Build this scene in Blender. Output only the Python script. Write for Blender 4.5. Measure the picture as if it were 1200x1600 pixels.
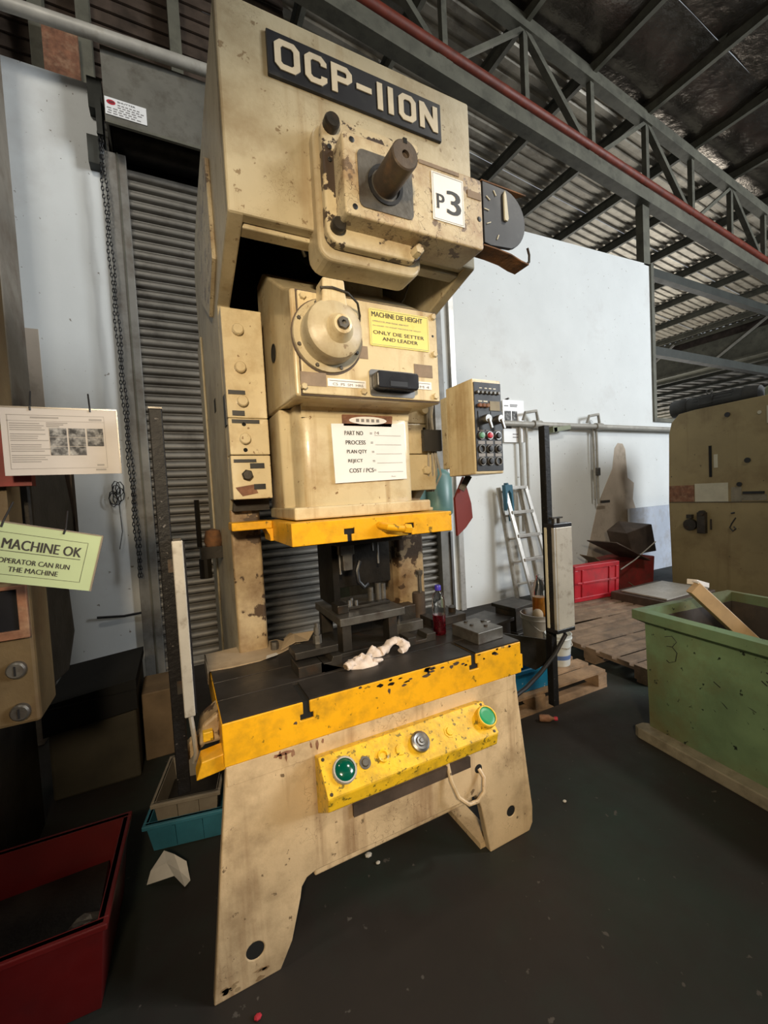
import bpy, bmesh, math, random
from math import sin, cos, pi, radians
from mathutils import Vector, Matrix
from mathutils.geometry import tessellate_polygon

for o in list(bpy.data.objects):
    bpy.data.objects.remove(o, do_unlink=True)
random.seed(7)
sc = bpy.context.scene
COL = sc.collection

# ------------------------------------------------------------------ camera
def make_camera():
    f, yaw, pit, rol = 649.26, radians(26.655), radians(-2.499), radians(-3.0855)
    F = Vector((sin(yaw)*cos(pit), cos(yaw)*cos(pit), sin(pit)))
    R = Vector((cos(yaw), -sin(yaw), 0)); U = R.cross(F)
    R2 = R*cos(rol) + U*sin(rol); U2 = -R*sin(rol) + U*cos(rol)
    cd = bpy.data.cameras.new('camera'); cd.sensor_fit = 'VERTICAL'
    cd.sensor_height = 24; cd.sensor_width = 18; cd.lens = f/1600*24
    cd.clip_start = .02; cd.clip_end = 300
    c = bpy.data.objects.new('camera', cd); COL.objects.link(c)
    m = Matrix((R2, U2, -F)).transposed().to_4x4(); m.translation = (0, 0, 1.5)
    c.matrix_world = m
    sc.camera = c
make_camera()

# ------------------------------------------------------------------ sky, lamps, exposure
w = bpy.data.worlds.new('sky'); sc.world = w; w.use_nodes = True
bg = w.node_tree.nodes['Background']
bg.inputs[0].default_value = (.86, .93, 1, 1); bg.inputs[1].default_value = .4

def lamp(name, kind, loc, target, energy, color, **k):
    l = bpy.data.lights.new(name, kind); l.energy = energy; l.color = color
    for a, v in k.items(): setattr(l, a, v)
    o = bpy.data.objects.new(name, l); COL.objects.link(o); o.location = loc
    o.rotation_euler = (Vector(target)-Vector(loc)).to_track_quat('-Z', 'Y').to_euler()
    return o
# warm work lamp at the operator's left, aimed at the press
lamp('work_lamp', 'SPOT', (-.40, -1.1, 2.30), (.92, 1.35, 1.42), 375, (1, .80, .53),
     spot_size=radians(75), spot_blend=.85, shadow_soft_size=.14)
# fill light added high on the left to warm and brighten the left wall
lamp('left_wall_fill', 'AREA', (-.9, 1.1, 5.6), (-.3, 4.2, 3.6), 34, (1, .93, .80), shape='DISK', size=.5)
# daylight through the open right side of the hall
lamp('side_daylight', 'AREA', (11, -6.0, 5.2), (3.8, 4.2, 2.8), 1450, (.90, .96, 1),
     shape='RECTANGLE', size=5, size_y=3.6)
# daylight entering under the far roof
lamp('yard_daylight', 'AREA', (16.2, 11, 2.4), (7, 8, 7), 320, (1, .97, .88), shape='RECTANGLE', size=6, size_y=2)
lamp('yard_daylight', 'AREA', (30, 22, 1.2), (27, 15, 6), 1300, (1, .97, .88), shape='RECTANGLE', size=8, size_y=4)
# high bay fitting under the roof
lamp('high_bay_lamp', 'AREA', (4.6, -1.0, 6.2), (4.0, 1.6, 0), 120, (1, .95, .84), shape='DISK', size=.7)

sc.view_settings.view_transform = 'Standard'; sc.view_settings.look = 'None'
sc.view_settings.gamma = 1; sc.view_settings.use_curve_mapping = False
sc.view_settings.exposure = 0.0

# ------------------------------------------------------------------ materials
MATS = {}
def mat(name, col, rough=.55, metal=0, var=.12, vscale=3, dirt=None, chips=None, chips2=None, streak=None, crack=None,
        bump=0, bscale=60, alpha=None, trans=0, ior=1.45, emit=None, spec=None, coat=0):
    """dirt/chips/streak = (colour, amount 0..1, scale)"""
    m = bpy.data.materials.new(name); m.use_nodes = True
    nt = m.node_tree; N = nt.nodes; L = nt.links
    b = N['Principled BSDF']
    geo = N.new('ShaderNodeNewGeometry'); pos = geo.outputs['Position']
    def noise(scale, detail=6, rough=.6, sx=1, sy=1, sz=1, off=0):
        mp = N.new('ShaderNodeMapping'); mp.inputs['Scale'].default_value = (sx, sy, sz)
        mp.inputs['Location'].default_value = (off, off*1.7, off*.3)
        L.new(pos, mp.inputs['Vector'])
        n = N.new('ShaderNodeTexNoise'); n.inputs['Scale'].default_value = scale
        n.inputs['Detail'].default_value = detail; n.inputs['Roughness'].default_value = rough
        L.new(mp.outputs[0], n.inputs['Vector']); return n.outputs['Fac']
    def ramp(fac, a, z):
        r = N.new('ShaderNodeMapRange'); r.inputs[1].default_value = a; r.inputs[2].default_value = z
        L.new(fac, r.inputs[0]); return r.outputs[0]
    def mix(fac, c1, c2, mode='MIX'):
        x = N.new('ShaderNodeMix'); x.data_type = 'RGBA'; x.blend_type = mode
        if isinstance(fac, (int, float)): x.inputs[0].default_value = fac
        else: L.new(fac, x.inputs[0])
        for i, c in ((6, c1), (7, c2)):
            if isinstance(c, tuple): x.inputs[i].default_value = (*c[:3], 1)
            else: L.new(c, x.inputs[i])
        return x.outputs[2]
    c = tuple(col)
    out = c
    if var:
        out = mix(ramp(noise(vscale, 5), .3, .7), tuple(max(0, v*(1-var*1.6)) for v in c), tuple(min(1, v*(1+var)) for v in c))
    if dirt:
        d, a, s = dirt
        out = mix(ramp(noise(s, 8, .65, off=3), .62-.3*a, .85-.2*a), out, d)
    if streak:
        d, a, s = streak
        out = mix(ramp(noise(s, 5, .6, 1, 1, .07, off=9), .66-.25*a, .86-.2*a), out, d)
    if chips:
        d, a, s = chips
        out = mix(ramp(noise(s, 7, .62, off=5), .70-.25*a, .72-.25*a), out, d)
    if chips2:
        d, a, s = chips2
        out = mix(ramp(noise(s, 4, .5, 1, 1, 1, off=13), .70-.25*a, .73-.25*a), out, d)
    if crack:                                  # thin dark scratches and cracks inside worn areas
        d, a, s = crack
        vo = N.new('ShaderNodeTexVoronoi'); vo.feature = 'DISTANCE_TO_EDGE'; vo.inputs['Scale'].default_value = s
        wa = N.new('ShaderNodeVectorMath'); wa.operation = 'MULTIPLY_ADD'
        nz = N.new('ShaderNodeTexNoise'); nz.inputs['Scale'].default_value = s*1.5; L.new(pos, nz.inputs['Vector'])
        L.new(nz.outputs['Color'], wa.inputs[0]); wa.inputs[1].default_value = (.12, .12, .12); L.new(pos, wa.inputs[2])
        L.new(wa.outputs[0], vo.inputs['Vector'])
        mu = N.new('ShaderNodeMath'); mu.operation = 'MULTIPLY'
        L.new(ramp(vo.outputs['Distance'], .016, .004), mu.inputs[0]); L.new(ramp(noise(4, 4, .6, off=31), .66-.25*a, .74-.25*a), mu.inputs[1])
        out = mix(mu.outputs[0], out, d)
    if isinstance(out, tuple): b.inputs['Base Color'].default_value = (*out, 1)
    else: L.new(out, b.inputs['Base Color'])
    b.inputs['Metallic'].default_value = metal
    if var:
        rr = N.new('ShaderNodeMapRange'); rr.inputs[3].default_value = max(.03, rough-.12); rr.inputs[4].default_value = min(1, rough+.12)
        L.new(noise(9, 3, off=21), rr.inputs[0]); L.new(rr.outputs[0], b.inputs['Roughness'])
    else: b.inputs['Roughness'].default_value = rough
    if bump:
        bp = N.new('ShaderNodeBump'); bp.inputs['Strength'].default_value = bump; bp.inputs['Distance'].default_value = .01
        L.new(noise(bscale, 5), bp.inputs['Height']); L.new(bp.outputs[0], b.inputs['Normal'])
    if trans: b.inputs['Transmission Weight'].default_value = trans; b.inputs['IOR'].default_value = ior
    if alpha is not None: b.inputs['Alpha'].default_value = alpha
    if spec is not None: b.inputs['Specular IOR Level'].default_value = spec
    if coat: b.inputs['Coat Weight'].default_value = coat
    if emit: b.inputs['Emission Color'].default_value = (*emit[:3], 1); b.inputs['Emission Strength'].default_value = emit[3]
    MATS[name] = m
    return m
BR = (.10, .06, .03)
mat('cream_paint', (.50, .43, .29), .42, 0, .12, 2.2, dirt=((.27, .20, .11), .55, 4), chips=((.24, .175, .10), .24, 30), streak=((.34, .25, .14), .45, 14), crack=((.17, .12, .07), .35, 26), bump=.10, bscale=45)
mat('slide_paint', (.63, .53, .34), .32, 0, .09, 3, dirt=((.36, .24, .11), .42, 5), chips=((.24, .15, .075), .17, 38), streak=((.34, .22, .10), .45, 16), bump=.08, bscale=40, coat=.15)
mat('worn_cream', (.54, .46, .31), .42, 0, .1, 4, dirt=((.28, .18, .10), .6, 9), chips=((.15, .105, .07), .50, 15), crack=((.085, .055, .03), 1.05, 17), bump=.15, bscale=40)
mat('chipped_cream', (.52, .44, .29), .42, 0, .1, 4, dirt=((.24, .15, .08), .6, 9), chips=((.05, .034, .025), .74, 12), bump=.2, bscale=30)
mat('base_paint', (.60, .45, .275), .5, 0, .12, 3, dirt=((.26, .18, .10), .5, 5), chips=((.17, .115, .065), .22, 26), streak=((.22, .12, .055), .5, 12), crack=((.20, .13, .075), .5, 18), bump=.12, bscale=45)
mat('column_paint', (.50, .38, .22), .45, 0, .15, 4, dirt=((.15, .08, .035), .9, 5), chips=((.07, .04, .02), .62, 7), bump=.15)
mat('yellow_paint', (.80, .40, .010), .36, 0, .08, 3, dirt=((.45, .24, .015), .5, 12), chips=((.22, .13, .012), .30, 26), bump=.10, bscale=50)
mat('button_yellow', (.78, .48, .018), .38, 0, .06, 6, dirt=((.42, .26, .02), .6, 22), chips=((.20, .14, .012), .46, 55), bump=.10, bscale=70)
mat('steel_top', (.048, .042, .038), .42, .55, .25, 5, dirt=((.09, .07, .055), .3, 10), bump=.05, bscale=30)
mat('dark_steel', (.055, .048, .040), .42, .6, .3, 8, dirt=((.10, .055, .03), .3, 12), bump=.12, bscale=50)
mat('oily_steel', (.022, .018, .014), .38, .5, .35, 8, bump=.1)
mat('mid_steel', (.15, .14, .125), .42, .6, .25, 10, dirt=((.07, .05, .04), .4, 16), bump=.1)
mat('bright_steel', (.27, .26, .25), .38, .95, .1, 10)
mat('shaft_steel', (.085, .064, .048), .52, .35, .2, 14, dirt=((.17, .10, .055), .4, 20), bump=.1)
mat('black', (.012, .012, .014), .45, 0, .2, 8)
mat('void', (.004, .004, .004), .9, 0, 0)
mat('plate_black', (.010, .010, .013), .5, 0, .2, 10, dirt=((.05, .05, .05), .2, 14))
mat('letter_cream', (.62, .54, .40), .5, 0, .08, 20)
mat('black_pole', (.007, .0062, .0065), .5, .0, .2, 12, spec=.22, chips=((.10, .09, .085), .16, 60), bump=.25, bscale=70)
mat('grey_alu', (.42, .39, .34), .45, .3, .08, 8, dirt=((.20, .17, .13), .3, 30), bump=.05)
mat('white_wall', (.74, .76, .76), .75, 0, .05, .9, dirt=((.60, .59, .58), .18, 1.1), chips=((.25, .22, .19), .06, 22), bump=.06, bscale=25)
mat('wall_stain', (.50, .42, .34), .8, 0, .12, 2, dirt=((.30, .25, .19), .4, 5))
mat('wall_blue', (.55, .60, .70), .75, 0, .1, 2, dirt=((.36, .33, .31), .45, 3))
mat('dirty_concrete', (.26, .23, .19), .85, 0, .2, 2, dirt=((.13, .09, .06), .5, 3), bump=.15, bscale=20)
mat('floor_paint', (.018, .0135, .0108), .72, 0, .3, .8, dirt=((.010, .028, .020), .5, .9), chips2=((.07, .062, .055), .0, 26), bump=.08, bscale=10)
mat('shutter_metal', (.235, .215, .185), .5, .25, .15, 2, dirt=((.10, .085, .07), .4, 4))
mat('shutter_frame', (.23, .22, .20), .55, .2, .15, 3, dirt=((.11, .09, .07), .5, 6))
mat('shutter_box', (.135, .128, .108), .6, .1, .15, 3, dirt=((.07, .06, .045), .4, 8))
mat('roof_metal', (.50, .45, .37), .45, .35, .2, 2, dirt=((.20, .165, .125), .4, 3), bump=.1, bscale=8)
mat('foil', (.24, .21, .18), .22, .9, .3, 1.2, dirt=((.08, .066, .06), .45, 2), bump=1.0, bscale=7)
mat('roof_steel', (.13, .125, .095), .6, .1, .2, 3, dirt=((.055, .052, .04), .4, 6))
mat('purlin_dark', (.03, .033, .027), .6, .1, .2, 3)
mat('red_pipe', (.17, .030, .014), .55, 0, .2, 6, dirt=((.08, .025, .014), .4, 9))
mat('grey_pipe', (.40, .38, .34), .5, .1, .12, 6, dirt=((.24, .21, .17), .3, 8))
mat('white_paper', (.80, .80, .81), .35, 0, .02, 10)
mat('cream_paper', (.46, .43, .42), .6, 0, .04, 10)
mat('sign_yellow', (.78, .68, .22), .3, 0, .03, 10)
mat('sign_green', (.38, .47, .28), .55, 0, .05, 6)
mat('ink', (.02, .02, .022), .5, 0, 0)
mat('ink_grey', (.22, .21, .21), .5, 0, 0)
mat('photo_dark', (.07, .07, .075), .75, 0, .5, 30, dirt=((.45, .45, .45), .6, 40))
mat('plastic_edge', (.20, .17, .14), .3, 0, .1)
mat('black_plastic', (.012, .012, .015), .28, 0, .1)
mat('green_button', (.0, .075, .045), .15, 0, 0, coat=.5)
mat('green_button_lit', (.0, .25, .085), .3, 0, 0)
mat('red_button', (.45, .03, .05), .25, 0, 0)
mat('pale_green', (.12, .30, .20), .3, 0, 0)
mat('brown_patch', (.23, .17, .12), .7, 0, .15, 20)
mat('red_plate', (.16, .018, .013), .5, 0, .12, 5)
mat('teal_paint', (.14, .27, .25), .4, 0, .1, 4, dirt=((.24, .33, .27), .3, 5))
mat('rust', (.16, .07, .025), .85, 0, .35, 14, dirt=((.05, .03, .02), .5, 18), bump=.4)
mat('cardboard', (.42, .32, .21), .85, 0, .1, 8, dirt=((.25, .18, .11), .3, 9), bump=.1)
mat('glove', (.68, .58, .52), .9, 0, .08, 20, dirt=((.42, .33, .28), .2, 25), bump=.3, bscale=220)
mat('paper_waste', (.55, .52, .48), .85, 0, .08, 10)
mat('pet', (.93, .95, .95), .06, 0, 0, trans=1, ior=1.2)
mat('red_drink', (.28, .008, .02), .1, 0, 0, trans=.75, ior=1.33)
mat('amber_drink', (.62, .25, .03), .1, 0, 0, trans=.6, ior=1.33)
mat('blue_cap', (.05, .035, .38), .35, 0, 0)
mat('wood', (.33, .21, .12), .75, 0, .25, 5, dirt=((.13, .085, .05), .6, 7), streak=None, bump=.25, bscale=50)
mat('wood_light', (.55, .36, .19), .65, 0, .12, 8)
mat('white_paint', (.76, .68, .62), .6, 0, .06, 10)
mat('old_wood', (.25, .17, .11), .8, 0, .25, 5, dirt=((.10, .07, .05), .5, 6), bump=.3, bscale=50)
mat('green_bin', (.15, .235, .125), .55, 0, .2, 3, dirt=((.13, .09, .035), .62, 1.9), chips=((.012, .02, .014), .2, 22), streak=((.15, .22, .14), .3, 10), bump=.12, bscale=20)
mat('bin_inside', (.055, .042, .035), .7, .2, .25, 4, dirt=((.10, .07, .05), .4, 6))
mat('skid_grey', (.25, .22, .16), .7, 0, .2, 5, dirt=((.10, .08, .05), .4, 8))
mat('bucket_grey', (.36, .33, .29), .5, 0, .08, 8, dirt=((.2, .16, .12), .3, 12))
mat('bucket_white', (.60, .62, .60), .4, 0, .1, 10, chips=((.10, .22, .40), .15, 12))
mat('blue_band', (.10, .17, .38), .45, 0, .1)
mat('blue_tray', (.012, .17, .34), .4, 0, .15, 6, chips=((.40, .44, .46), .30, 11))
mat('blue_crate', (.035, .16, .23), .45, 0, .2, 6, chips=((.20, .26, .24), .15, 12))
mat('grey_basket', (.21, .18, .14), .6, 0, .12, 6, dirt=((.16, .12, .09), .4, 9))
mat('red_crate', (.42, .012, .022), .42, 0, .1, 5, dirt=((.16, .012, .015), .4, 8))
mat('red_bin', (.095, .002, .002), .5, 0, .12, 4, dirt=((.06, .003, .003), .35, 5))
mat('rust_red', (.20, .018, .015), .6, 0, .25, 6, dirt=((.07, .03, .02), .5, 7))
mat('old_beige', (.30, .235, .115), .5, 0, .12, 1.5, dirt=((.17, .115, .05), .45, 2.2), streak=((.16, .11, .045), .35, 6), chips=((.05, .035, .02), .05, 18), bump=.06)
mat('old_beige_dark', (.12, .080, .036), .6, 0, .25, 4, dirt=((.08, .04, .015), .5, 5), bump=.1)
mat('green_grey', (.20, .22, .13), .5, 0, .15, 4)
mat('motor_dark', (.030, .030, .028), .55, .2, .25, 8)
mat('alu', (.48, .46, .43), .42, .5, .1, 8, dirt=((.25, .23, .2), .3, 14))
mat('ladder_blue', (.02, .11, .17), .45, 0, .1)
mat('brown_metal', (.085, .06, .045), .6, .2, .3, 6)
mat('dark_cover', (.045, .038, .024), .7, 0, .25, 4)
mat('tan_box', (.17, .115, .065), .8, 0, .2, 6)
mat('tape_brown', (.20, .085, .045), .7, 0, .3, 20, dirt=((.33, .2, .12), .5, 14))
mat('tape_pale', (.50, .47, .36), .35, 0, .08, 8)

# ------------------------------------------------------------------ mesh builder
class MB:
    def __init__(s): s.bm = bmesh.new()
    def poly(s, pts):
        v = [s.bm.verts.new(p) for p in pts]; return s.bm.faces.new(v)
    def box(s, x0, x1, y0, y1, z0, z1, M=None):
        c = [(x, y, z) for x in (x0, x1) for y in (y0, y1) for z in (z0, z1)]
        if M: c = [M @ Vector(p) for p in c]
        v = [s.bm.verts.new(p) for p in c]
        for f in ((0, 1, 3, 2), (4, 6, 7, 5), (0, 4, 5, 1), (2, 3, 7, 6), (0, 2, 6, 4), (1, 5, 7, 3)):
            s.bm.faces.new([v[i] for i in f])
        return s
    def hexa(s, c):            # eight corners ordered like box()
        v = [s.bm.verts.new(p) for p in c]
        for f in ((0, 1, 3, 2), (4, 6, 7, 5), (0, 4, 5, 1), (2, 3, 7, 6), (0, 2, 6, 4), (1, 5, 7, 3)):
            s.bm.faces.new([v[i] for i in f])
        return s
    def prism(s, pts, axis, a, b, holes=()):
        """pts in the plane of the other two axes; X->(y,z) Y->(x,z) Z->(x,y)"""
        def P(p, t):
            return {'X': (t, p[0], p[1]), 'Y': (p[0], t, p[1]), 'Z': (p[0], p[1], t)}[axis]
        loops = [list(pts)]+[list(h) for h in holes]
        flat = [p for l in loops for p in l]
        A = [s.bm.verts.new(P(p, a)) for p in flat]; B = [s.bm.verts.new(P(p, b)) for p in flat]
        if holes:
            for t in tessellate_polygon([[Vector((p[0], p[1], 0)) for p in l] for l in loops]):
                try:
                    s.bm.faces.new([A[i] for i in t]); s.bm.faces.new([B[i] for i in reversed(t)])
                except ValueError: pass
        else:
            s.bm.faces.new(A); s.bm.faces.new(B[::-1])
        k = 0
        for l in loops:
            n = len(l)
            for i in range(n):
                j = (i+1) % n
                s.bm.faces.new((A[k+i], A[k+j], B[k+j], B[k+i]))
            k += n
        return s
    def cyl(s, p0, p1, r, n=16, r2=None, caps=True):
        p0 = Vector(p0); p1 = Vector(p1); d = (p1-p0).normalized()
        a = d.orthogonal().normalized(); b = d.cross(a); r2 = r if r2 is None else r2
        A = [s.bm.verts.new(p0+(a*cos(2*pi*i/n)+b*sin(2*pi*i/n))*r) for i in range(n)]
        B = [s.bm.verts.new(p1+(a*cos(2*pi*i/n)+b*sin(2*pi*i/n))*r2) for i in range(n)]
        for i in range(n):
            j = (i+1) % n; s.bm.faces.new((A[i], A[j], B[j], B[i]))
        if caps: s.bm.faces.new(A[::-1]); s.bm.faces.new(B)
        return s
    def lathe(s, prof, c, d=(0, 0, 1), n=32):
        """prof = [(r, h)] along d from c"""
        c = Vector(c); d = Vector(d).normalized(); a = d.orthogonal().normalized(); b = d.cross(a)
        rings = []
        for r, h in prof:
            if r < 1e-5: rings.append([s.bm.verts.new(c+d*h)])
            else: rings.append([s.bm.verts.new(c+d*h+(a*cos(2*pi*i/n)+b*sin(2*pi*i/n))*r) for i in range(n)])
        for q, t in zip(rings, rings[1:]):
            for i in range(n):
                j = (i+1) % n
                f = [q[i % len(q)], q[j % len(q)], t[j % len(t)], t[i % len(t)]]
                u = []
                for v in f:
                    if v not in u: u.append(v)
                if len(u) > 2: s.bm.faces.new(u)
        return s
    def tube(s, pts, r, n=8):
        pts = [Vector(p) for p in pts]; rings = []; a = None
        for i, p in enumerate(pts):
            d = (pts[min(i+1, len(pts)-1)]-pts[max(i-1, 0)]).normalized()
            a = d.orthogonal().normalized() if a is None else (a-d*a.dot(d)).normalized()
            b = d.cross(a); rr = r[i] if isinstance(r, (list, tuple)) else r
            rings.append([s.bm.verts.new(p+(a*cos(2*pi*k/n)+b*sin(2*pi*k/n))*rr) for k in range(n)])
        for q, t in zip(rings, rings[1:]):
            for i in range(n):
                j = (i+1) % n; s.bm.faces.new((q[i], q[j], t[j], t[i]))
        s.bm.faces.new(rings[0][::-1]); s.bm.faces.new(rings[-1]); return s
    def bar(s, p0, p1, w, h, up=(0, 0, 1)):
        p0 = Vector(p0); p1 = Vector(p1); d = (p1-p0).normalized(); x = d.cross(Vector(up)).normalized(); u = x.cross(d)
        c = [p+x*(sx*w/2)+u*(sz*h/2) for p in (p0, p1) for sx in (-1, 1) for sz in (-1, 1)]
        return s.hexa(c)
    def sphere(s, c, r, nu=14, nv=8, sc_=(1, 1, 1)):
        prof = [(r*sin(pi*i/nv), -r*cos(pi*i/nv)) for i in range(nv+1)]
        n0 = len(s.bm.verts); s.lathe(prof, (0, 0, 0), (0, 0, 1), nu)
        s.bm.verts.ensure_lookup_table()
        for v in s.bm.verts[n0:]:
            v.co = Vector((v.co.x*sc_[0], v.co.y*sc_[1], v.co.z*sc_[2]))+Vector(c)
        return s
    def text(s, t, o, u, v, h, wid=None, depth=.0006, bold=.0, fat=.07):
        """text with its lower left corner at o, along u, up v, cap height h, stretched to width wid"""
        cu = bpy.data.curves.new('t', 'FONT'); cu.body = t; cu.resolution_u = 3; cu.offset = bold
        ob = bpy.data.objects.new('t', cu); COL.objects.link(ob)
        bpy.context.view_layer.update()
        me = bpy.data.meshes.new_from_object(ob.evaluated_get(bpy.context.evaluated_depsgraph_get()))
        bpy.data.objects.remove(ob); bpy.data.curves.remove(cu)
        if not me.vertices: return s
        xs = [q.co.x for q in me.vertices]; ys = [q.co.y for q in me.vertices]
        x0, x1, y0, y1 = min(xs), max(xs), min(ys), max(ys)
        k = h/max(1e-6, y1-y0); kx = wid/(x1-x0) if wid else k
        o = Vector(o); u = Vector(u).normalized(); v = Vector(v).normalized(); n = u.cross(v)*depth
        for sh in (0, fat):                   # a second copy a hair to the right thickens the strokes
            vs = [s.bm.verts.new(o+u*((q.co.x-x0)*kx+sh*h)+v*((q.co.y-y0)*k)+n*(1+2*sh)) for q in me.vertices]
            for p in me.polygons:
                try: s.bm.faces.new([vs[i] for i in p.vertices])
                except ValueError: pass
        bpy.data.meshes.remove(me); return s
    def quad(s, o, u, v, x0, x1, y0, y1, d=.0006):
        o = Vector(o); u = Vector(u).normalized(); v = Vector(v).normalized(); n = u.cross(v)*d
        s.poly([o+u*x+v*y+n for x, y in ((x0, y0), (x1, y0), (x1, y1), (x0, y1))]); return s

WL = {}
def put(o, loc, parent):
    COL.objects.link(o)
    if parent is not None:
        o.parent = parent; o.location = Vector(loc)-WL[parent.name]
    else: o.location = loc
    WL[o.name] = Vector(loc)
def thing(name, label, cat, loc, group=None, kind=None):
    o = bpy.data.objects.new(name, None); o.empty_display_size = .1; put(o, loc, None)
    if label: o['label'] = label
    if cat: o['category'] = cat
    if group: o['group'] = group
    if kind: o['kind'] = kind
    return o
def part(name, mb, m, parent=None, bevel=0, seg=2, smooth=False, label=None, kind=None, cat=None, group=None, org=None):
    bm = mb.bm
    bmesh.ops.recalc_face_normals(bm, faces=bm.faces)
    if bevel:
        es = [e for e in bm.edges if len(e.link_faces) == 2 and e.calc_face_angle(0) > radians(32)]
        bmesh.ops.bevel(bm, geom=es, offset=bevel, segments=seg, affect='EDGES', profile=.5, clamp_overlap=True)
    lo = Vector([min(v.co[i] for v in bm.verts) for i in range(3)]); hi = Vector([max(v.co[i] for v in bm.verts) for i in range(3)])
    c = Vector(org) if org else ((lo+hi)/2 if parent is not None else Vector(((lo.x+hi.x)/2, (lo.y+hi.y)/2, lo.z)))
    for v in bm.verts: v.co -= c
    me = bpy.data.meshes.new(name); bm.to_mesh(me); bm.free()
    if smooth:
        me.polygons.foreach_set('use_smooth', [True]*len(me.polygons))
        try: me.set_sharp_from_angle(angle=radians(smooth if smooth > 1 else 40))
        except Exception: pass
    me.materials.append(MATS[m] if isinstance(m, str) else m)
    o = bpy.data.objects.new(name, me); put(o, c, parent)
    if label: o['label'] = label
    if cat: o['category'] = cat
    if group: o['group'] = group
    if kind: o['kind'] = kind
    return o
def copy(o, loc, parent):
    c = o.copy(); c.name = o.name.split('.')[0]; put(c, loc, parent); return c
def struct(name, mb, m, **k): return part(name, mb, m, kind='structure', **k)
def rrect(x0, x1, y0, y1, r, n=5):
    p = []
    for cx, cy, a in ((x1-r, y1-r, 0), (x0+r, y1-r, 90), (x0+r, y0+r, 180), (x1-r, y0+r, 270)):
        for i in range(n+1):
            t = radians(a+90*i/n); p.append((cx+r*cos(t), cy+r*sin(t)))
    return p
def circ(x, y, r, n=16): return [(x+r*cos(2*pi*i/n), y+r*sin(2*pi*i/n)) for i in range(n)]
X, Y, Z = (1, 0, 0), (0, 1, 0), (0, 0, 1)

# ================================================================== SETTING
WY = 4.2                                     # face of the back wall
struct('floor', MB().box(-6, 40, -7, 17, -.2, 0), 'floor_paint')

def corrugated(mb, x0, x1, y0, y1, zf, pitch=.19, rib=.03):
    """sheet with ribs running along X, zf(x) = height"""
    ys = []; y = y0
    while y < y1-1e-6:
        for dy, h in ((0, 0), (.45, 0), (.58, 1), (.87, 1), (1, 0)):
            yy = y+dy*pitch
            if yy <= y1+1e-6 and (not ys or yy > ys[-1][0]+1e-5): ys.append((yy, h*rib))
        y += pitch
    A = [mb.bm.verts.new((x0, yy, zf(x0)+h)) for yy, h in ys]; B = [mb.bm.verts.new((x1, yy, zf(x1)+h)) for yy, h in ys]
    for i in range(len(ys)-1): mb.bm.faces.new((A[i], A[i+1], B[i+1], B[i]))

RZ = lambda x: 7.49-.1*(x-5.9)               # underside of the purlins
ceiling = thing('ceiling', None, None, (5, 4, RZ(5)), kind='structure')
y = 4.35; k = 0
while y < 16:                                # bare sheets beyond the wall line, each laid singly
    mb = MB(); x0 = -6
    corrugated(mb, -6, 17.1, y, y+.95, lambda x: RZ(x)+.165+.012*(k % 2))
    part('roof_sheet', mb, 'roof_metal', ceiling); y += .95; k += 1
y = 4.35
while y > -7:                                # foil blanket on the near side
    mb = MB(); n = 46
    yy = [y-1.2*j/6 for j in range(7)]
    g = [[mb.bm.verts.new((-6+23.1*i/n, q, RZ(-6+23.1*i/n)+.16-.05*abs(sin(pi*(i*.385+.3)))*sin(pi*j/6)-random.random()*.022)) for j, q in enumerate(yy)] for i in range(n+1)]
    for i in range(n):
        for j in range(6): mb.bm.faces.new((g[i][j], g[i+1][j], g[i+1][j+1], g[i][j+1]))
    part('foil_sheet', mb, 'foil', ceiling, smooth=80); y -= 1.2
pur = None
for i in range(-9, 9):                       # purlins run away from the viewer
    x = 7.2+1.32*i; z = RZ(x)
    if pur is None:
        mb = MB()
        mb.box(x-.008, x+.008, -7, 16, z, z+.15); mb.box(x-.008, x+.06, -7, 16, z-.008, z+.006); mb.box(x-.06, x+.008, -7, 16, z+.144, z+.156)
        pur = part('purlin', mb, 'roof_steel', ceiling); pc = Vector(WL[pur.name])-Vector((x, 0, z))
    else: copy(pur, Vector((x, 0, z))+pc, ceiling)
# lattice truss over the wall line
truss = part('truss_top_chord', MB().bar((-6, WY, 7.62+.115*10.4), (17, WY, 7.62-.115*12.6), .14, .17), 'roof_steel', ceiling)
tz = lambda x: 7.58-.115*(x-4.4)
rz = lambda x: 6.52-.107*(x-4.3)
part('truss_bottom_chord', MB().bar((-6, WY, rz(-6)-.16), (17, WY, rz(17)-.16), .16, .20), 'roof_steel', ceiling)
for i in range(-6, 8):
    x = 4.56+1.32*i
    part('truss_post', MB().bar((x, WY, rz(x)-.1), (x, WY, tz(x)), .075, .075, up=Y), 'roof_steel', ceiling)
    if i % 2 == 0:
        part('truss_brace', MB().bar((x, WY, tz(x)), (x+1.32, WY, rz(x+1.32)-.05), .075, .085, up=Y), 'roof_steel', ceiling)
        part('truss_brace', MB().bar((x, WY-.01, tz(x)), (x-1.32, WY-.01, rz(x-1.32)-.05), .055, .06, up=Y), 'roof_steel', ceiling)
part('eave_gutter', MB().box(16.95, 17.35, 3, 30, 5.35, 6.15).box(16.9, 17.4, 3, 30, 5.3, 5.36), 'roof_steel', ceiling)
part('eave_fascia', MB().box(17.12, 17.16, 3, 30, 6.10, 6.52), 'brown_metal', ceiling)
part('eave_chord', MB().box(16.9, 17.0, 3, 30, 6.40, 6.50), 'roof_steel', ceiling)
for yy in (6.2, 9.0, 12):
    part('eave_brace', MB().bar((16.9, yy, 6.42), (16.9, yy+1.5, 5.5), .06, .06), 'grey_pipe', ceiling)
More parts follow.
